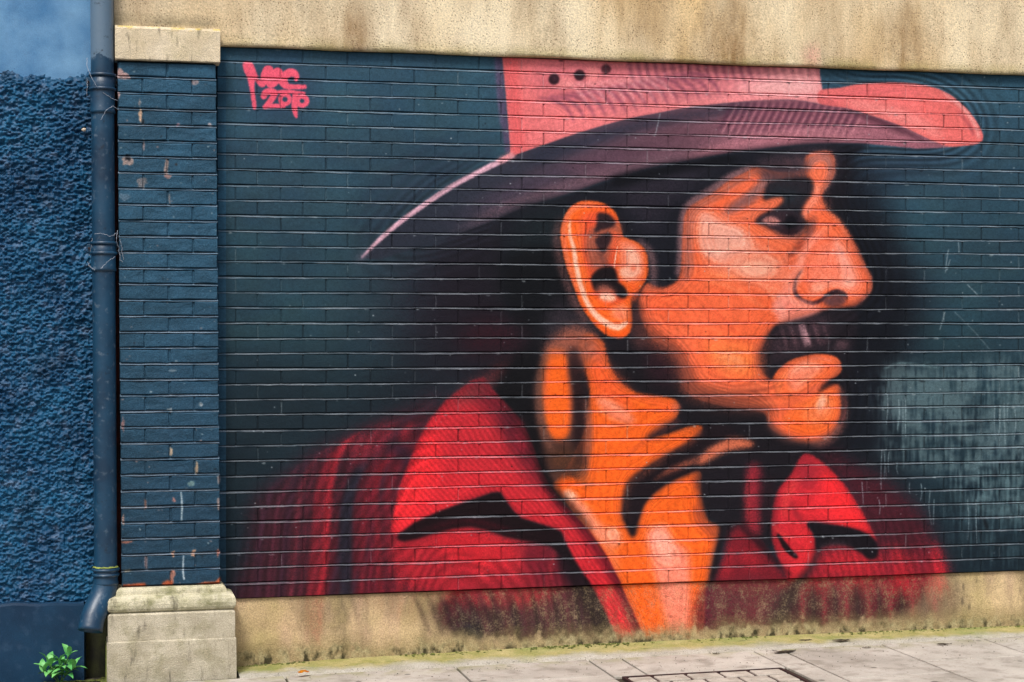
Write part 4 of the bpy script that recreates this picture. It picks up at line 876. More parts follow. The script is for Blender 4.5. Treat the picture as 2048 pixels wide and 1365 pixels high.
def m_pipe():
    s = Mat('painted_iron_pipe', .42, .5)
    z = s.sep()['Z']
    c = s.mix(s.ramp(s.noise(5, 4), .35, .65), lin((20, 68, 98)), lin((13, 48, 74)))
    c = s.mix(s.ramp(s.math('ADD', z, s.math('MULTIPLY', s.noise(14, 3), .10)), 2.99, 2.995, 0, .8), c, lin((108, 134, 156)))
    c = s.mix(s.math('MULTIPLY', s.ramp(s.noise(32, 5), .58, .72), .5), c, lin((110, 128, 144)))
    c = s.mix(s.math('MULTIPLY', s.ramp(s.noise(18, 6, .7), .60, .68), .7), c, lin((20, 34, 48)))
    c = s.mix(s.ramp(s.noise(26, 6, .7), .69, .73, 0, .8), c, lin((110, 74, 52)))
    s.bump(s.noise(40, 5), .35, .004)
    return s.out(c)
def m_paving():
    s = Mat('paving_concrete', .88, .2)
    oi = s.n.new('ShaderNodeObjectInfo')
    c = s.mix(s.ramp(s.noise(2.4, 5), .35, .65), lin((198, 192, 182)), lin((172, 166, 156)))
    c = s.gain(c, s.ramp(oi.outputs['Random'], 0, 1, .92, 1.06))
    c = s.mix(s.math('MULTIPLY', s.ramp(s.noise(10, 5), .50, .70), .6), c, lin((124, 116, 104)))
    c = s.mix(s.math('MULTIPLY', s.ramp(s.noise(42, 4, .7), .60, .70), .6), c, lin((92, 86, 76)))
    c = s.mix(s.math('MULTIPLY', s.ramp(s.voro(5.5), .10, .07), .75), c, lin((88, 84, 78)))
    o = s.sep()
    c = s.mix(s.math('MULTIPLY', s.ramp(o['Y'], -.42, -.26), s.ramp(s.noise(9, 5), .42, .6, 0, .6)), c, lin((150, 150, 106)))
    c = s.gain(c, s.ramp(s.noise(240, 3, .7), .32, .68, .82, 1.16))
    s.bump(s.noise(160, 4, .7), .4, .003)
    return s.out(c)
def m_simple(name, a, b, scale=8, rough=.8, bump=.4, fine=200):
    s = Mat(name, rough, .25)
    c = s.mix(s.ramp(s.noise(scale, 5), .35, .65), lin(a), lin(b))
    c = s.gain(c, s.ramp(s.noise(fine, 3, .7), .32, .68, .78, 1.2))
    if bump: s.bump(s.noise(fine * .5, 4, .7), bump, .004)
    return s.out(c)
def m_fillet():
    s = Mat('mossy_fillet', .92, .12)
    o = s.sep()
    edge = s.math('ADD', o['Y'], s.math('MULTIPLY', s.math('SUBTRACT', s.noise(5, 5, .65), .5), .26))
    c = s.mix(s.ramp(s.noise(6, 4), .35, .65), lin((190, 186, 174)), lin((170, 166, 152)))
    moss = s.mix(s.ramp(s.noise(9, 5, .65), .36, .64), lin((150, 148, 86)), lin((186, 174, 122)))
    moss = s.mix(s.math('MULTIPLY', s.ramp(s.noise(4, 4), .5, .68), .7), moss, lin((134, 148, 88)))
    c = s.mix(s.ramp(edge, -.19, -.10), c, moss)
    c = s.mix(s.math('MULTIPLY', s.ramp(s.noise(16, 5, .7, (.6, 2.5, 1)), .60, .68), .7), c, lin((74, 70, 56)))
    c = s.gain(c, s.ramp(s.noise(140, 3, .75), .32, .68, .72, 1.26))
    s.bump(s.noise(80, 5, .7), .9, .008)
    return s.out(c)
def m_leaf():
    s = Mat('weed_leaf', .5, .4)
    c = s.mix(s.ramp(s.noise(18, 3), .3, .7), lin((70, 156, 84)), lin((128, 200, 112)))
    s.b.inputs['Subsurface Weight'].default_value = 0.0
    return s.out(c)

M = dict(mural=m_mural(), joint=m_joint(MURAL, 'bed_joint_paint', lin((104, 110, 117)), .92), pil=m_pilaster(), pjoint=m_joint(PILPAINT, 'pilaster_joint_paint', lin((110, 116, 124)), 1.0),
         render=m_render(), plinth=m_plinth(),
         cap=m_stone('cap_stone', (244, 230, 202), (226, 210, 178), (204, 192, 150), .4, 3.075),
         torus=m_stone('moulded_stone', (218, 212, 186), (190, 186, 152), (124, 126, 84), .75),
         block=m_stone('base_stone', (216, 208, 186), (184, 176, 154), (146, 142, 108), .55),
         rough=m_blue('roughcast_blue', (26, 90, 128), (14, 62, 98), .55, .6), smooth=m_blue('smooth_blue', (120, 168, 208), (62, 118, 168), .5, .10), foot=m_blue('plinth_blue', (24, 62, 92), (16, 44, 70), .55, .12),  # smooth_blue is paler than the paint: bleaching by light put into the colour
         pipe=m_pipe(), paving=m_paving(), leaf=m_leaf(),
         redbrick=m_simple('bare_brick', (92, 44, 38), (50, 30, 32), 12), mossdark=m_simple('damp_recess', (30, 30, 24), (54, 58, 30), 16),
         fillet=m_fillet(), bed=m_simple('joint_bed', (48, 46, 40), (70, 66, 54), 10),
         rust=m_simple('rusty_iron', (72, 46, 44), (44, 32, 34), 30), infill=m_simple('cover_infill', (196, 188, 176), (164, 156, 144), 14, .9, .8), asphalt=m_simple('asphalt', (70, 70, 72), (54, 54, 56), 6), kerb=m_simple('kerb_stone', (150, 148, 144), (122, 120, 118), 9),
         orange=m_simple('orange_peel', (236, 160, 24), (226, 120, 14), 40, .6, .2), dead=m_simple('dead_leaf', (66, 56, 44), (44, 40, 34), 40), twine=m_simple('twine', (176, 182, 194), (140, 150, 166), 60, .9, 0), stem=m_simple('weed_stem', (90, 130, 70), (70, 110, 60), 30), pale=m_simple('pale_plug', (224, 212, 190), (206, 190, 170), 40), lichen=m_simple('lichen', (150, 160, 80), (110, 128, 60), 40))

# ---------------------------------------------------------------- object helpers
COL_ = scene.collection
def mesh_of(name, bm, mat=None, smooth=False):
    me = bpy.data.meshes.new(name); bm.normal_update(); bm.to_mesh(me); bm.free()
    if mat: me.materials.append(mat)
    if smooth:
        me.polygons.foreach_set('use_smooth', [True] * len(me.polygons))
    return me
def link(name, me, parent=None, loc=None, rot=None, scl=None):
    o = bpy.data.objects.new(name, me); COL_.objects.link(o)
    if parent: o.parent = parent
    if loc: o.location = loc
    if rot: o.rotation_euler = rot
    if scl: o.scale = scl
    return o
def tag(o, label=None, cat=None, group=None, kind=None):
    for k, v in (('label', label), ('category', cat), ('group', group), ('kind', kind)):
        if v: o[k] = v
    return o
def thing(name, label, cat, group=None, loc=(0, 0, 0)):
    return tag(link(name, None, loc=loc), label, cat, group)
def from_np(name, v, f, mat, parent=None, smooth=False):
    me = bpy.data.meshes.new(name); me.from_pydata([tuple(map(float, p)) for p in v], [], [tuple(map(int, q)) for q in f]); me.update()
    me.materials.append(mat)
    if smooth: me.polygons.foreach_set('use_smooth', [True] * len(me.polygons))
    return link(name, me, parent)
def box_bm(x0, x1, y0, y1, z0, z1, bev=0., seg=2):
    bm = bmesh.new(); bmesh.ops.create_cube(bm, size=1)
    for v in bm.verts:
        v.co = Vector(((x0 + x1) / 2 + v.co.x * (x1 - x0), (y0 + y1) / 2 + v.co.y * (y1 - y0), (z0 + z1) / 2 + v.co.z * (z1 - z0)))
    if bev: bmesh.ops.bevel(bm, geom=bm.edges[:], offset=bev, segments=seg, affect='EDGES', clamp_overlap=True)
    return bm
def grid(xs, zs, yfun):
    X, Z = np.meshgrid(xs, zs); Y = yfun(X, Z)
    nx, nz = len(xs), len(zs)
    v = np.stack([X, Y, Z], -1).reshape(-1, 3)
    i = np.arange(nz - 1)[:, None] * nx + np.arange(nx - 1)[None]
    f = np.stack([i, i + 1, i + nx + 1, i + nx], -1).reshape(-1, 4)
    return v, f
NG = {}
def np_noise(X, Z, cell, seed, amp=1.):
    g = NG.setdefault(seed, None)
    if g is None: g = NG[seed] = np.random.default_rng(seed).random((512, 512))
    x, z = X / cell + 100, Z / cell + 100
    xi, zi = np.floor(x).astype(int), np.floor(z).astype(int); fx, fz = x - xi, z - zi
    fx, fz = fx * fx * (3 - 2 * fx), fz * fz * (3 - 2 * fz)
    q = lambda a, b: g[a % 512, b % 512]
    return amp * ((q(zi, xi) * (1 - fx) + q(zi, xi + 1) * fx) * (1 - fz) + (q(zi + 1, xi) * (1 - fx) + q(zi + 1, xi + 1) * fx) * fz - .5)

# one brick: bevelled slab with slightly knocked arrises, origin at the middle of its front face
def brick_mesh(L, H, D, seed, mat, chip=.002, bev=.0026):
    r = random.Random(seed)
    x, z = L / 2, H / 2
    v, f = [], []
    for ins, y in ((0, D), (0, bev), (bev, 0)):
        for sx, sz in ((-1, -1), (1, -1), (1, 1), (-1, 1)):
            j = chip if y < D else 0
            v.append((sx * (x - ins - r.random() * j * .5), y + (r.random() - .5) * j * .5 * (y < D), sz * (z - ins - r.random() * j * .6)))
            if y < D:                                           # a second point along the edge keeps the line of it uneven
                nx, nz = ((1, -1), (1, 1), (-1, 1), (-1, -1))[((-1, -1), (1, -1), (1, 1), (-1, 1)).index((sx, sz))]
                t = .35 + .3 * r.random()
                px, pz = sx + (nx - sx) * t, sz + (nz - sz) * t
                v.append((px * (x - ins - r.random() * j * .5), y + (r.random() - .5) * j * .6, pz * (z - ins - r.random() * j)))
    back = [0, 1, 2, 3]; mid = list(range(4, 12)); fr = list(range(12, 20))
    for i in range(4):
        a, b = back[i], back[(i + 1) % 4]
        m0, m1, m2 = mid[2 * i], mid[2 * i + 1], mid[(2 * i + 2) % 8]
        f += [(a, b, m2, m1), (a, m1, m0)]
    for i in range(8):
        f.append((mid[i], mid[(i + 1) % 8], fr[(i + 1) % 8], fr[i]))
    v.append((0, -.0006 * r.random(), 0)); c = len(v) - 1
    for i in range(8): f.append((fr[i], fr[(i + 1) % 8], c))
    me = bpy.data.meshes.new('brick'); me.from_pydata(v, [], f); me.validate(); me.materials.append(mat)
    bm = bmesh.new(); bm.from_mesh(me); bmesh.ops.recalc_face_normals(bm, faces=bm.faces[:]); bm.to_mesh(me); bm.free()
    return me

# ---------------------------------------------------------------- ground
def gz(x): return 0.008 * x
random.seed(5)
v, f = [], []
ground = tag(from_np('ground', [(-60, -60, -.26), (60, -60, -.26), (60, 30, -.26), (-60, 30, -.26)], [(0, 1, 2, 3)], M['asphalt']), kind='structure')
xs = np.linspace(-6, 12, 19)
pv, pf = [], []
for x in xs: pv += [(x, 0.02, gz(x) - .012), (x, -2.62, gz(x) - .012)]
for i in range(len(xs) - 1): pf.append((2 * i, 2 * i + 1, 2 * i + 3, 2 * i + 2))
pavement = tag(from_np('pavement', pv, pf, M['bed']), kind='structure')
road = tag(from_np('road', [(-30, -2.78, gz(-30) + .10), (30, -2.78, gz(30) - .38), (30, -14, gz(30) - .38), (-30, -14, gz(-30) + .10)], [(0, 3, 2, 1)], M['asphalt']), kind='structure')
road.location.z = -.13
def slab(x0, x1, y0, y1):
    g = .0060; r = random.random
    bm = box_bm(x0 + g, x1 - g, y0 + g, y1 - g, -.05, 0, .003, 1)
    for vv in bm.verts: vv.co.z += gz(vv.co.x) + (r() - .5) * .0012
    link('paving_slab', mesh_of('paving_slab', bm, M['paving']), pavement)
E1 = -.24                                            # slabs begin where the mossy fillet ends
cols = [(-2.4, -1.6), (-1.6, -.75), (-.75, .08), (.08, .90), (.90, 1.73), (1.73, 2.40), (3.27, 3.42), (3.42, 3.97), (3.97, 4.55), (4.55, 5.15), (5.15, 5.75), (5.75, 6.4)]
rows = [[-.85, -1.5, -2.2], [-.62, -1.3, -2.0], [-.85, -1.5, -2.2], [-.60, -1.25, -1.9], [-.82, -1.45, -2.1], [-.66, -1.3, -2.0], [-.70, -1.6, -2.2], [-1.03, -1.7], [-.74, -1.40, -2.05], [-1.06, -1.75], [-.74, -1.4, -2.05], [-1.05, -1.75]]
for (x0, x1), rr in zip(cols, rows):
    ys = [E1] + rr + [-2.45]
    for a, b in zip(ys, ys[1:]): slab(x0, x1, b, a)
slab(2.40, 2.57, -.70, E1); slab(2.57, 3.27, -.70, E1); slab(2.40, 3.27, -2.45, -1.62)
# mossy mortar fillet run along the foot of the wall
fx = np.linspace(.69, 7, 150); prof = np.linspace(0, 1, 7)
top_z = np.interp(fx, [.69, 1.25, 2.4, 3.63, 4.9, 7], [.016, .034, .051, .054, .050, .066])
FV, FF = [], []
for i, x in enumerate(fx):
    e = E1 - .012 + .03 * math.sin(x * 5.1) * math.sin(x * 2.3) + .01 * random.random()
    for j, t in enumerate(prof):
        FV.append((x, .02 + (e - .02) * t, (top_z[i]) * (1 - t) ** 1.5 + (gz(x) + .003) * (1 - (1 - t) ** 1.5) + (random.random() - .5) * .005 * (0 < j < 6) - (.02 if j == 6 else 0)))
n = len(prof)
for i in range(len(fx) - 1):
    for j in range(n - 1): FF.append((i * n + j, i * n + j + 1, (i + 1) * n + j + 1, (i + 1) * n + j))
from_np('mossy_fillet', FV, FF, M['fillet'], pavement, True)
for k in range(9):                                   # kerb stones between pavement and road
    x0 = -2.6 + k * 1.05
    bm = box_bm(x0 + .004, x0 + 1.046, -2.62, -2.46, -.2, .002, .012, 2)
    for vv in bm.verts: vv.co.z += gz(vv.co.x)
    link('kerb_stone', mesh_of('kerb_stone', bm, M['kerb']), pavement)

# recessed access cover in the pavement
cover = thing('access_cover', 'rusty framed square access cover filled with concrete pieces, sunk in the pavement', 'manhole cover')
mx0, mx1, my0, my1 = 2.435, 3.235, -1.60, -.715
def bar(x0, x1, y0, y1, h=.004, name='frame_bar'):
    bm = box_bm(x0, x1, y0, y1, -.04, h, .001, 1)
    for vv in bm.verts: vv.co.z += gz(vv.co.x)
    link(name, mesh_of(name, bm, M['rust']), cover)
bar(mx0, mx1, my1 - .014, my1); bar(mx0, mx1, my0, my0 + .014); bar(mx0, mx0 + .014, my0 + .0145, my1 - .0145); bar(mx1 - .014, mx1, my0 + .0145, my1 - .0145)
rx = [mx0 + .015, 2.60, 2.765, 2.93, 3.08, mx1 - .015]
ry = [my1 - .015, -.86, -1.02, -1.19, -1.39, my0 + .015]
for i in range(5):
    for j in range(5):
        dx = .05 * ((j % 2) - .5) if 0 < i < 5 else 0; dx2 = .05 * ((j % 2) - .5) if i + 1 < 5 else 0
        x0, x1 = rx[i] + dx + .008, rx[i + 1] + dx2 - .008
        bm = box_bm(x0, x1, ry[j + 1] + .011, ry[j] - .011, -.04, .0015 + random.random() * .002, .003, 1)
        for vv in bm.verts: vv.co.z += gz(vv.co.x)
        link('infill_piece', mesh_of('infill_piece', bm, M['infill']), cover)
bm = box_bm(mx0 + .015, mx1 - .015, my0 + .015, my1 - .015, -.05, -.004)
for vv in bm.verts: vv.co.z += gz(vv.co.x)
link('tray', mesh_of('tray', bm, M['rust']), cover)

# ---------------------------------------------------------------- the mural wall
wall = thing('mural_wall', 'brick wall painted with a huge mural of a man in a cowboy hat', 'wall')
def dz(c, x): return .0016 * math.sin(x * 1.7 + c * 1.9) + .0010 * math.sin(x * 4.3 + c * 3.1)
JT = .0080                                            # bed joint height
BH = CHT - JT
variants = [brick_mesh(PITCH - .0055, BH, .06, 100 + k, M['mural'], .0022) for k in range(12)]
bricks = []
rb = random.Random(21)
for c in range(NC):
    zc = WZ1 - (c + .5) * CHT + JT * .1
    ph = phA if c % 2 == 0 else phB
    k = math.floor((WX0 - ph) / PITCH)
    while ph + k * PITCH < WX1:
        a, b = max(ph + k * PITCH, WX0), min(ph + (k + 1) * PITCH, WX1)
        k += 1
        if b - a < .03: continue
        xm = (a + b) / 2
        s = (b - a) / PITCH
        zz = zc + dz(c, xm) + (rb.random() - .5) * .0012
        yy = (rb.random() - .5) * .0022
        sl = (dz(c, xm + .05) - dz(c, xm - .05)) / .1
        u, w = wall_to_canvas(np.array([a, b]), 0., np.array([zz, zz]))
        vis = max(0, min(u[1], 2048) - max(u[0], 0))
        bricks.append((vis * 1.0 * CHT / (CAM_D / math.cos(math.atan2(xm, CAM_D))) , xm, yy, zz, s, sl, rb.randrange(12), (rb.random() - .5) * .008))
bricks.sort(key=lambda t: -t[0])
sv, sf = [], []
for i, (A, xm, yy, zz, s, sl, vi, rz) in enumerate(bricks):
    if i < 300:
        link('brick', variants[vi], wall, (xm, yy, zz), (0, -sl, rz), (s, 1, 1))
    else:
        me = variants[vi]; o = len(sv)
        for p in me.vertices:
            x, y, z = p.co.x * s, p.co.y, p.co.z
            sv.append((xm + x - y * rz, yy + y + x * rz, zz + z + x * sl))
        for p in me.polygons: sf.append([o + q for q in p.vertices])
me = bpy.data.meshes.new('brickwork'); me.from_pydata(sv, [], sf); me.materials.append(M['mural'])
tag(link('brickwork', me, wall), kind='stuff')
# mortar body behind the brick faces, painted over like them
link('mortar', mesh_of('mortar', box_bm(WX0, WX1, .016, .30, WZ0 + .004, WZ1 - .0005), M['mural']), wall)
for c in range(NC):                                   # flush perpends: one strip of mortar per course shows between the bricks
    zc = WZ1 - (c + .5) * CHT + JT * .1
    link('course_mortar', mesh_of('course_mortar', box_bm(WX0 + .001, WX1 - .001, .0030, .02, zc - BH / 2 + .003, zc + BH / 2 - .004), M['mural']), wall)
# weather-struck bed joints: each slopes out from under the upper brick to the arris of the lower one
jx = np.arange(WX0 + .001, WX1, .035)
for c in range(1, NC):
    zj = WZ1 - c * CHT
    V, F = [], []
    for x in jx:
        z = zj + dz(c - .5, x) + (rb.random() - .5) * .0012
        up = z + JT * .56; nose = z - JT * .40 - rb.random() * .0022 + .0016 * math.sin(x * 7 + c * 5); yn = -.0008 - rb.random() * .0022
        V += [(x, .0105, up), (x, .0055, z + .0026), (x, yn + .0012, nose + .0026), (x, yn, nose), (x, .006, nose - .0025)]
    for i in range(len(jx) - 1):
        for j in range(4): F.append((i * 5 + j, (i + 1) * 5 + j, (i + 1) * 5 + j + 1, i * 5 + j + 1)[::-1])
    from_np('bed_joint', V, F, M['joint'], wall)
# plinth below, render above
v, f = grid(np.arange(.60, WX1 + .01, .04), np.concatenate([np.linspace(-.12, .30, 12), [.335, .3445]]), lambda X, Z: .014 + np_noise(X, Z, .12, 3, .006) + np_noise(X, Z, .05, 4, .003) - .012 * np.clip((.3 - Z) / .3, 0, 1))
from_np('plinth', v, f, M['plinth'], wall, True)
link('plinth_core', mesh_of('plinth_core', box_bm(.60, WX1, .03, .30, -.12, .3435), M['plinth']), wall)
bx = np.arange(.117, WX1 + .01, .03)
r = random.Random(8)
ed = [r.random() for _ in bx]
V, F = [], []
zs = [3.035, 3.035, 3.040, 3.055] + list(np.linspace(3.10, 4.4, 30))
for i, x in enumerate(bx):
    e = .003 * math.sin(x * 9) + .002 * ed[i]
    for j, z in enumerate(zs):
        y = [.05, -.024, -.030, -.032][j] if j < 4 else -.032
        if j > 2: y += float(np_noise(np.array(x), np.array(z), .16, 9, .006) + np_noise(np.array(x), np.array(z), .045, 10, .0025))
        V.append((x, y, z + (e - .0015 if 0 < j < 3 else (0 if j else .001))))
n = len(zs)
for i in range(len(bx) - 1):
    for j in range(n - 1): F.append((i * n + j, (i + 1) * n + j, (i + 1) * n + j + 1, i * n + j + 1))
for j in range(n - 1): pass
from_np('render_band', V, F, M['render'], wall, True)
link('band_core', mesh_of('band_core', box_bm(.117, WX1, -.018, .30, 3.0365, 4.4), M['render']), wall)

# ---------------------------------------------------------------- the pilaster
pil = thing('brick_pilaster', 'dark teal painted brick pilaster with stone cap and moulded base beside the drainpipe', 'pilaster')
PZ0, PZ1, PN = .437, 2.932, 33
ph_ = (PZ1 - PZ0) / PN; PJ = .009
def pcx(z): return .3757 - .0060 * (z - .437)          # it leans a hair to the left
W2 = .2335
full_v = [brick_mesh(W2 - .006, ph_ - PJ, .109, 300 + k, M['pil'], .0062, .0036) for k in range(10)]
rb = random.Random(4)
for c in range(PN):
    z = PZ1 - (c + .5) * ph_
    cx = pcx(z)
    segs = [(-W2, 0), (0, W2)] if c % 2 == 0 else [(-W2, -W2 / 2), (-W2 / 2, W2 / 2), (W2 / 2, W2)]
    for a, b in segs:
        link('brick', full_v[rb.randrange(10)], pil, (cx + (a + b) / 2, -.11 + (rb.random() - .5) * .004, z + (rb.random() - .5) * .0015), (0, (rb.random() - .5) * .007, (rb.random() - .5) * .012), ((b - a) / W2, 1, 1))
V, F = [], []
for i, z in enumerate(np.linspace(PZ0, PZ1, 12)):
    V += [(pcx(z) - W2 + .003, -.02, z), (pcx(z) - W2 + .003, -.090, z), (pcx(z) + W2 - .003, -.090, z), (pcx(z) + W2 - .003, -.02, z)]
for i in range(11):
    for j in range(3): F.append((i * 4 + j, i * 4 + j + 1, i * 4 + j + 5, i * 4 + j + 4))
from_np('mortar', V, F, M['pil'], pil)
for c in range(PN):                                    # flush upright joints
    z = PZ1 - (c + .5) * ph_
    link('course_mortar', mesh_of('course_mortar', box_bm(pcx(z) - W2 + .005, pcx(z) + W2 - .005, -.1040, -.08, z - ph_ / 2 + PJ / 2 + .003, z + ph_ / 2 - PJ / 2 - .004), M['pil']), pil)
for c in range(1, PN):
    zj = PZ1 - c * ph_; V, F = [], []
    xs_ = np.linspace(-W2 + .002, W2 - .002, 16)
    for x in xs_:
        z = zj + (rb.random() - .5) * .002
        V += [(pcx(z) + x, -.0965, z + .0064), (pcx(z) + x, -.102, z + .0020), (pcx(z) + x, -.1095 - rb.random() * .003, z - .0032), (pcx(z) + x, -.104, z - .0055)]
    for i in range(15):
        for j in range(3): F.append((i * 4 + j, i * 4 + j + 1, (i + 1) * 4 + j + 1, (i + 1) * 4 + j))
    from_np('bed_joint', V, F, M['pjoint'], pil)
def u_loft(name, prof, x0, x1, yf, mat, seed, jit=.0015, closed_top=True):
    # stone block: front and both returns follow the same moulding profile (z, projection)
    r = random.Random(seed); bm = bmesh.new(); rings = []
    nx = 14
    for z, e in prof:
        pts = [(x0 - e, .0), (x0 - e, yf - e)] + [(x0 - e + (x1 - x0 + 2 * e) * t / nx, yf - e) for t in range(1, nx)] + [(x1 + e, yf - e), (x1 + e, .0)]
        rings.append([bm.verts.new((x + (r.random() - .5) * jit, y + (r.random() - .5) * jit, z + (r.random() - .5) * jit * .6)) for x, y in pts])
    for a, b in zip(rings, rings[1:]):
        for i in range(len(a) - 1): bm.faces.new((a[i], a[i + 1], b[i + 1], b[i]))
    for rg, flip in ((rings[0], True), (rings[-1], False)):
        bm.faces.new(rg if not flip else rg[::-1])
    bmesh.ops.recalc_face_normals(bm, faces=bm.faces[:])
    return link(name, mesh_of(name, bm, mat), pil)
bx0, bx1 = .143, .6085
u_loft('base_block', [(-.12, .069), (.05, .069), (.184, .069), (.189, .0665), (.1895, .0640)], bx0, bx1, -.11, M['block'], 1)
u_loft('upper_block', [(.1896, .0632), (.1925, .0636), (.25, .0640), (.312, .0635), (.3195, .056)], bx0, bx1, -.11, M['block'], 2)
u_loft('torus_moulding', [(.3205, .048), (.325, .050), (.330, .060), (.342, .066), (.360, .068), (.378, .066), (.392, .058), (.398, .046), (.400, .030), (.402, .0265), (.418, .025), (.426, .021), (.4355, .010)], bx0, bx1, -.11, M['torus'], 3)
link('moss_streak', mesh_of('moss_streak', box_bm(.0695, .0735, -.172, -.02, -.1, .17, .0015, 1), M['lichen']), pil)
# cap stone with a weathered top
cx0, cx1 = .1185, .6095
bm = bmesh.new(); rings = []
r = random.Random(9)
for z, y in ((2.936, -.02), (2.9365, -.126), (2.9405, -.1305), (2.99, -.131), (3.04, -.1305), (3.085, -.129), (3.097, -.122), (3.112, -.033), (3.113, -.02)):
    rings.append([bm.verts.new((cx0 + (cx1 - cx0) * t / 16 + (r.random() - .5) * .001, y + (r.random() - .5) * .0022, z + (r.random() - .5) * .0022)) for t in range(17)])
for a, b in zip(rings, rings[1:]):
    for i in range(16): bm.faces.new((a[i], a[i + 1], b[i + 1], b[i]))
for i in (0, 16): bm.faces.new([rg[i] for rg in rings])
bmesh.ops.recalc_face_normals(bm, faces=bm.faces[:])
link('cap_stone', mesh_of('cap_stone', bm, M['cap']), pil)
# bare brick strip in the corner behind the pipe and the damp recess under it
link('brick_return', mesh_of('brick_return', box_bm(.085, .600, .020, .28, .30, 3.03), M['redbrick']), wall)
link('damp_recess', mesh_of('damp_recess', box_bm(-.08, .100, .032, .26, -.12, .298), M['mossdark']), wall)

# ---------------------------------------------------------------- the blue neighbour
blue = thing('blue_wall', 'blue roughcast rendered wall at the far left beside the drainpipe', 'wall')
def rough_y(X, Z):
    n = np_noise(X * .6 + Z * .12, Z, .013, 31, .014) + np_noise(X * .75, Z, .0078, 32, .015) + np_noise(X, Z, .07, 34, .010) + np_noise(X, Z, .21, 36, .008)
    top = np.clip((2.915 + np_noise(X, Z, .06, 35, .06) + np_noise(X, Z, .018, 37, .03) - Z) / .10, 0, 1)
    return .004 - (.018 + n * 1.15) * top + (1 - top) * .010
v, f = grid(np.arange(-.56, .1005, .0032), np.arange(.36, 2.945, .0032), rough_y)
from_np('roughcast', v, f, M['rough'], blue, True)
v, f = grid(np.arange(-2.4, -.55, .012), np.arange(.36, 2.945, .012), rough_y)
from_np('roughcast', v, f, M['rough'], blue, True)
v, f = grid(np.arange(-2.4, .101, .05), np.arange(2.80, 4.41, .05), lambda X, Z: .003 + np_noise(X, Z, .3, 41, .004))
from_np('smooth_render', v, f, M['smooth'], blue, True)
xs_ = np.arange(-2.4, -.019, .03)
zs = [-.12, .0, .1, .2, .3, .352, .3635, .367, .3675]
V, F = [], []
for x in xs_:
    for j, z in enumerate(zs):
        y = -.042 + float(np_noise(np.array(x), np.array(z), .15, 43, .006)) if j < 6 else (-.039, -.030, .004)[j - 6]
        V.append((min(x, -.02), y, z + (.004 * math.sin(x * 14) + .003 * math.sin(x * 31) if j > 4 else 0)))
n = len(zs)
for i in range(len(xs_) - 1):
    for j in range(n - 1): F.append((i * n + j, (i + 1) * n + j, (i + 1) * n + j + 1, i * n + j + 1))
last = (len(xs_) - 1) * n
V += [(-.02, .05, z) for z in zs]; o = len(V) - n
for j in range(n - 1): F.append((last + j, o + j, o + j + 1, last + j + 1))
from_np('smooth_plinth', V, F, M['foot'], blue)
link('wall_core', mesh_of('wall_core', box_bm(-2.4, .0995, .018, .26, .3, 4.4), M['rough']), blue)

# ---------------------------------------------------------------- drainpipe
pipe = thing('drain_pipe', 'blue painted iron drainpipe with ribbed collars and angled shoe in the wall corner', 'drainpipe', loc=(0, 0, 0))
PR = .0535
def pcen(z): return Vector((.0705 - .0042 * (z - .5), -.105, z))
def lathe(name, prof, mat, parent, seg=32):
    bm = bmesh.new(); rings = []
    for z, rad in prof:
        c = pcen(z); rings.append([bm.verts.new((c.x + rad * math.cos(2 * math.pi * i / seg), c.y + rad * math.sin(2 * math.pi * i / seg), z)) for i in range(seg)])
    for a, b in zip(rings, rings[1:]):
        for i in range(seg): bm.faces.new((a[i], a[(i + 1) % seg], b[(i + 1) % seg], b[i]))
    bmesh.ops.recalc_face_normals(bm, faces=bm.faces[:])
    me = mesh_of(name, bm, mat, True)
    return link(name, me, parent)
lathe('pipe_shaft', [(.445, PR), (1.0, PR), (1.7, PR), (2.4, PR), (3.0, PR), (4.38, PR)], M['pipe'], pipe)
def collar(zt, zb):
    h = zt - zb
    c = lathe('collar', [(zb, PR + .001), (zb + .001, PR + .0055), (zb + .012, PR + .0055), (zb + .02, PR + .003), (zt - h * .36, PR + .0035), (zt, PR + .0035), (zt + .0005, PR + .001)], M['pipe'], pipe)
    for z in (zt - .006, zt - h * .38):
        lathe('rib', [(z - .009, PR + .003), (z - .008, PR + .009), (z - .002, PR + .0115), (z + .004, PR + .010), (z + .006, PR + .003)], M['pipe'], c)
def lugs(z):
    for sx in (-1, 1):
        c = pcen(z)
        bm = box_bm(min(c.x + sx * .050, c.x + sx * .078), max(c.x + sx * .050, c.x + sx * .078), -.062, -.050, z - .020, z + .020, .003, 1)
        o = link('fixing_lug', mesh_of('fixing_lug', bm, M['pipe']), pipe)
        nb = bmesh.new(); bmesh.ops.create_cone(nb, cap_ends=True, segments=8, radius1=.006, radius2=.004, depth=.008)
        bmesh.ops.rotate(nb, verts=nb.verts[:], matrix=Matrix.Rotation(math.pi / 2, 3, 'X')); bmesh.ops.translate(nb, verts=nb.verts[:], vec=(c.x + sx * .067, -.066, z))
        link('nail_head', mesh_of('nail_head', nb, M['rust']), o)
lugs(2.835); lugs(2.045)
collar(2.868, 2.680); collar(2.075, 1.935); collar(.532, .452)
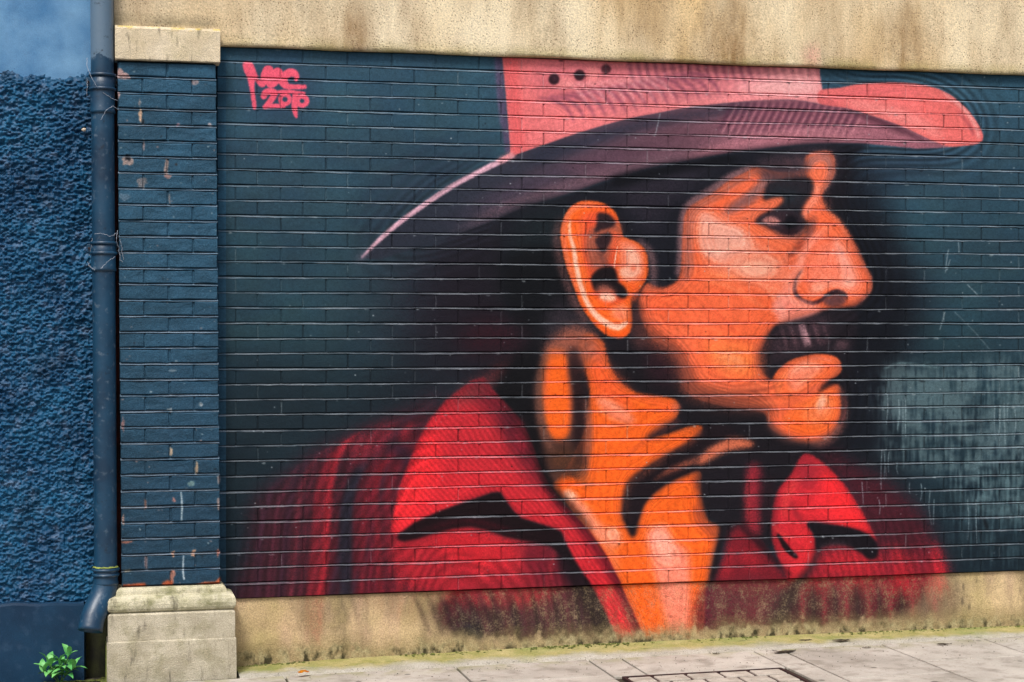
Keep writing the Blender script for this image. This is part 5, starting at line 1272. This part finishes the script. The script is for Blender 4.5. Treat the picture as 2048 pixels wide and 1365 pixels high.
# the shoe: an elbow that turns the water out over the gully
path = [pcen(.462), Vector((.066, -.107, .43)), Vector((.050, -.122, .385)), Vector((.026, -.150, .345)), Vector((.008, -.178, .305)), Vector((.000, -.192, .262)), Vector((-.002, -.196, .250))]
rad = [.057, .060, .060, .058, .057, .057, .058]
bm = bmesh.new(); rings = []
for i, p in enumerate(path):
    t = (path[min(i + 1, len(path) - 1)] - path[max(i - 1, 0)]).normalized()
    a = t.orthogonal().normalized() if i == 0 else (a - t * a.dot(t)).normalized()
    b = t.cross(a)
    rings.append([bm.verts.new(p + (a * math.cos(2 * math.pi * k / 24) + b * math.sin(2 * math.pi * k / 24)) * rad[i]) for k in range(24)])
inner = [bm.verts.new(path[-1] + (vv.co - path[-1]) * .86) for vv in rings[-1]]; rings.append(inner)
deep = [bm.verts.new(path[-3] + (vv.co - path[-3]) * .84) for vv in rings[-4]]; rings.append(deep)
for p, q in zip(rings, rings[1:]):
    for k in range(24): bm.faces.new((p[k], p[(k + 1) % 24], q[(k + 1) % 24], q[k]))
bmesh.ops.recalc_face_normals(bm, faces=bm.faces[:])
link('pipe_shoe', mesh_of('pipe_shoe', bm, M['pipe'], True), pipe)
# a rim of lichen on the lowest collar
V, F = [], []
r = random.Random(2)
for k in range(33):
    a = 2 * math.pi * k / 32; c = pcen(.535)
    rr = PR + .004 + r.random() * .006
    V += [(c.x + (PR - .001) * math.cos(a), c.y + (PR - .001) * math.sin(a), .538 + r.random() * .006), (c.x + rr * math.cos(a), c.y + rr * math.sin(a), .534 + r.random() * .003)]
for k in range(32): F.append((2 * k, 2 * k + 1, 2 * k + 3, 2 * k + 2))
from_np('lichen_rim', V, F, M['lichen'], pipe)

# threads of old twine and cobweb round the collars
def tube(bm, pts, rad, seg=5):
    rings = []; a = Vector((0, 0, 1))
    for i, p in enumerate(pts):
        t = (Vector(pts[min(i + 1, len(pts) - 1)]) - Vector(pts[max(i - 1, 0)])).normalized()
        a = (a - t * a.dot(t)); a = a.normalized() if a.length > 1e-4 else t.orthogonal().normalized(); b = t.cross(a)
        rings.append([bm.verts.new(Vector(p) + (a * math.cos(2 * math.pi * k / seg) + b * math.sin(2 * math.pi * k / seg)) * rad) for k in range(seg)])
    for p, q in zip(rings, rings[1:]):
        for k in range(seg): bm.faces.new((p[k], p[(k + 1) % seg], q[(k + 1) % seg], q[k]))
def at(px, py, Y):
    x, z = px_x(px, py, Y); return (x, Y, z)
def strand(pts, rad, wob, seed):
    r = random.Random(seed); out = []
    P3 = [Vector(p) for p in pts]
    for a, b in zip(P3, P3[1:]):
        for i in range(6): out.append(a.lerp(b, i / 6) + Vector((r.uniform(-1, 1), r.uniform(-1, .2), r.uniform(-1, 1))) * wob)
    return out + [P3[-1]]
for lab, sets, wob in (('pale frayed thread hanging beside the top collar of the drainpipe', [[at(174, 116, -.11), at(174, 134, -.14), at(184, 158, -.168), at(194, 174, -.170)], [at(175, 160, -.13), at(174, 176, -.13), at(174, 192, -.12)], [at(205, 185, -.165), at(222, 196, -.15), at(236, 202, -.125)], [at(202, 240, -.168), at(212, 222, -.168), at(226, 212, -.15), at(238, 222, -.125)]], .002),
                       ('tangled pale twine caught round the middle collar of the drainpipe', [[at(188, 468, -.155), at(204, 468, -.17), at(222, 473, -.16), at(234, 466, -.125)], [at(236, 462, -.13), at(232, 478, -.14), at(238, 496, -.125), at(240, 520, -.12), at(246, 524, -.118)], [at(240, 478, -.125), at(244, 500, -.12), at(247, 520, -.118)], [at(202, 537, -.172), at(216, 524, -.172), at(230, 514, -.15)], [at(176, 524, -.10), at(180, 535, -.13), at(190, 541, -.16)], [at(184, 478, -.13), at(182, 498, -.12), at(178, 512, -.10)]], .003)):
    bm = bmesh.new()
    for k, s_ in enumerate(sets): tube(bm, strand(s_, .0010, wob, k), .0011)
    tag(link('twine', mesh_of('twine', bm, M['twine'])), lab, 'twine')

# pale plug in the roughcast
bm = bmesh.new(); bmesh.ops.create_uvsphere(bm, u_segments=10, v_segments=7, radius=.010)
r = random.Random(3)
for vv in bm.verts: vv.co = Vector((vv.co.x * 1.15, vv.co.y * .7, vv.co.z * .85)) * (1 + (r.random() - .5) * .25)
p = at(168, 260, -.026)
plug = link('wall_plug', mesh_of('wall_plug', bm, M['pale'], True), loc=p)
tag(plug, 'small pale lump stuck on the blue roughcast left of the drainpipe', 'plug')

# ---------------------------------------------------------------- small things on the ground
weed = thing('weed_plant', 'small bright green weed growing at the foot of the blue wall', 'plant', loc=(-.14, -.115, gz(-.14) - .006))
weed.scale = (1.22, 1.15, 1.18)
def leaf_mesh(L, Wd, droop, seed):
    r = random.Random(seed); V, F = [], []
    N = 7
    for i in range(N + 1):
        t = i / N
        w = Wd * math.sin(math.pi * min(1, t ** .8 * .97 + .03)) ** .8 * (1 if t < 1 else 0) * .5
        y = L * (t - .10 * droop * t * t); z = L * (.12 * math.sin(t * 2.4) - droop * t * t * .55)
        tw = (r.random() - .5) * .003
        V += [(-w, y, z + w * .45 + tw), (0, y, z), (w, y, z + w * .45 - tw)]
    for i in range(N):
        for j in range(2): F.append((i * 3 + j, i * 3 + j + 1, (i + 1) * 3 + j + 1, (i + 1) * 3 + j))
    me = bpy.data.meshes.new('leaf'); me.from_pydata(V, [], F); me.materials.append(M['leaf']); me.polygons.foreach_set('use_smooth', [True] * len(me.polygons))
    return me
r = random.Random(12)
stems = [((0, 0), (-.045, -.01, .085)), ((0, 0), (.035, -.012, .115)), ((.01, 0), (.0, -.03, .085)), ((0, 0), (.055, -.03, .065)), ((0, 0), (-.065, -.03, .055))]
for k, (b0, tip) in enumerate(stems):
    bm = bmesh.new(); tip = Vector(tip); base = Vector((b0[0], b0[1], 0))
    pts = [base.lerp(tip, t) + Vector((0, 0, .01 * math.sin(t * 3))) for t in (0, .33, .66, 1)]
    tube(bm, pts, .0022, 6); link('stem', mesh_of('stem', bm, M['stem'], True), weed)
    for q in range(7):
        t = .35 + .65 * q / 6
        p = base.lerp(tip, min(1, t)) + Vector((0, 0, .01 * math.sin(t * 3)))
        ang = q * 2.4 + k * 1.1 + r.random() * .5
        L = (.062 + r.random() * .026) * (1.05 - .25 * t)
        link('leaf', leaf_mesh(L, L * .40, .35 + .5 * (1 - t), k * 10 + q), weed, p, (R(18 + 42 * t * (q > 3)), 0, ang))
peel = bmesh.new()
for i in range(6):
    for j in range(5):
        a, b = (i / 5 - .5) * 2.0, (j / 4 - .5) * 1.5
        peel.verts.new((.034 * math.sin(a), .018 * math.sin(b) * (1 - .25 * abs(a)), .018 * math.cos(a) * math.cos(b) - .002 + .002 * math.sin(7 * a + 5 * b)))
peel.verts.ensure_lookup_table()
for i in range(5):
    for j in range(4): peel.faces.new([peel.verts[q] for q in (i * 5 + j, i * 5 + j + 1, (i + 1) * 5 + j + 1, (i + 1) * 5 + j)])
bmesh.ops.solidify(peel, geom=peel.faces[:], thickness=.003)
gx, gy = .985, -.285
tag(link('orange_peel', mesh_of('orange_peel', peel, M['orange'], True), loc=(gx, gy, gz(gx) + .012), rot=(.1, .1, .5), scl=(1.1, 1.2, 1.2)), 'curled scrap of orange peel on the pavement near the pilaster base', 'litter')
def ground_at(px, py):
    d = AX @ np.array([(px - 1024) / CAM_F, 1, (682.5 - py) / CAM_F]); t = -CAM_H / (d[2] - .008 * d[0])
    return d[0] * t, d[1] * t - CAM_D
for k, (px, py, sx, lab) in enumerate(((1570, 1306, 1.5, 'long dark dead leaf lying on the pavement behind the access cover'), (1683, 1286, 1.2, 'dark dead leaf on the mossy edge right of the neck of the painted man'), (1610, 1286, .8, 'small dark leaf scrap on the mossy edge above the pavement joint'), (1888, 1291, .9, 'brown dead leaf on the slab at the right end of the pavement'), (1733, 1298, .5, 'tiny brown leaf scrap in the middle of the right paving slabs'), (1432, 1310, .4, 'tiny dark leaf scrap on the pavement left of the long dead leaf'))):
    x, y = ground_at(px, py); r = random.Random(k); V, F = [], []
    for i in range(9):
        t = i / 8; w = .012 * math.sin(math.pi * t) ** .7
        V += [(.09 * (t - .5), -w - r.random() * .004, .001 + r.random() * .003), (.09 * (t - .5), 0, .003 + r.random() * .005), (.09 * (t - .5), w + r.random() * .004, .001 + r.random() * .003)]
    for i in range(8):
        for j in range(2): F.append((i * 3 + j, i * 3 + j + 1, (i + 1) * 3 + j + 1, (i + 1) * 3 + j))
    o = from_np('dead_leaf', V, F, M['dead']); o.location = (x, y, gz(x) + (.004 if y < -.27 else .012)); o.rotation_euler = (0, 0, r.uniform(-.3, .3)); o.scale = (sx, sx, 1)
    tag(o, lab, 'leaf')

# moss packed in the gap at the foot of the walls, and grit on the pavement
def blob_cloud(name, spots, mat, seed, flat=.6):
    r = random.Random(seed); V, F = [], []
    t = (1 + 5 ** .5) / 2
    iv = [Vector(q).normalized() for q in ((-1, t, 0), (1, t, 0), (-1, -t, 0), (1, -t, 0), (0, -1, t), (0, 1, t), (0, -1, -t), (0, 1, -t), (t, 0, -1), (t, 0, 1), (-t, 0, -1), (-t, 0, 1))]
    fc = ((0, 11, 5), (0, 5, 1), (0, 1, 7), (0, 7, 10), (0, 10, 11), (1, 5, 9), (5, 11, 4), (11, 10, 2), (10, 7, 6), (7, 1, 8), (3, 9, 4), (3, 4, 2), (3, 2, 6), (3, 6, 8), (3, 8, 9), (4, 9, 5), (2, 4, 11), (6, 2, 10), (8, 6, 7), (9, 8, 1))
    for x, y, z, s in spots:
        o = len(V); sx, sy = r.uniform(.7, 1.6), r.uniform(.7, 1.3)
        for q in iv: V.append((x + q.x * s * sx * r.uniform(.75, 1.2), y + q.y * s * sy * r.uniform(.75, 1.2), z + q.z * s * flat * r.uniform(.7, 1.2)))
        F += [(o + a, o + b_, o + c_) for a, b_, c_ in fc]
    return from_np(name, V, F, mat)
r = random.Random(40); sp = []
for _ in range(900):
    x = r.uniform(.70, 5.3)
    if math.sin(x * 3.3) + math.sin(x * 7.9 + 1) + r.uniform(-1.2, 1.2) < .1: continue
    d = abs(r.gauss(0, .022)); tz = float(np.interp(x, fx, top_z))
    sp.append((x, -.004 - d, tz - d * .18 + .001, r.uniform(.002, .0075)))
for _ in range(260):
    x = r.uniform(-.5, .07); sp.append((x, -.05 - abs(r.gauss(0, .02)), gz(x) - .008, r.uniform(.003, .009)))
for _ in range(160):
    sp.append((.062 + r.uniform(-.008, .006), r.uniform(-.19, -.02), gz(.06) - .006, r.uniform(.003, .008)))
M['moss'] = m_simple('moss', (116, 122, 62), (82, 92, 48), 60, .95, .5)
tag(blob_cloud('moss', sp, M['moss'], 1), 'clumped green moss along the foot of the walls', 'moss', kind='stuff')
sp = []
for _ in range(520):
    x, y = r.uniform(.7, 5.3), -.2 - abs(r.gauss(0, .35))
    sp.append((x, y, gz(x) + (.004 if y < -.26 else .010), r.uniform(.0008, .0028)))
M['grit'] = m_simple('grit', (110, 102, 90), (70, 64, 56), 60, .95, 0)
tag(blob_cloud('grit', sp, M['grit'], 2, .8), 'loose dark grit scattered over the pavement', 'grit', kind='stuff')
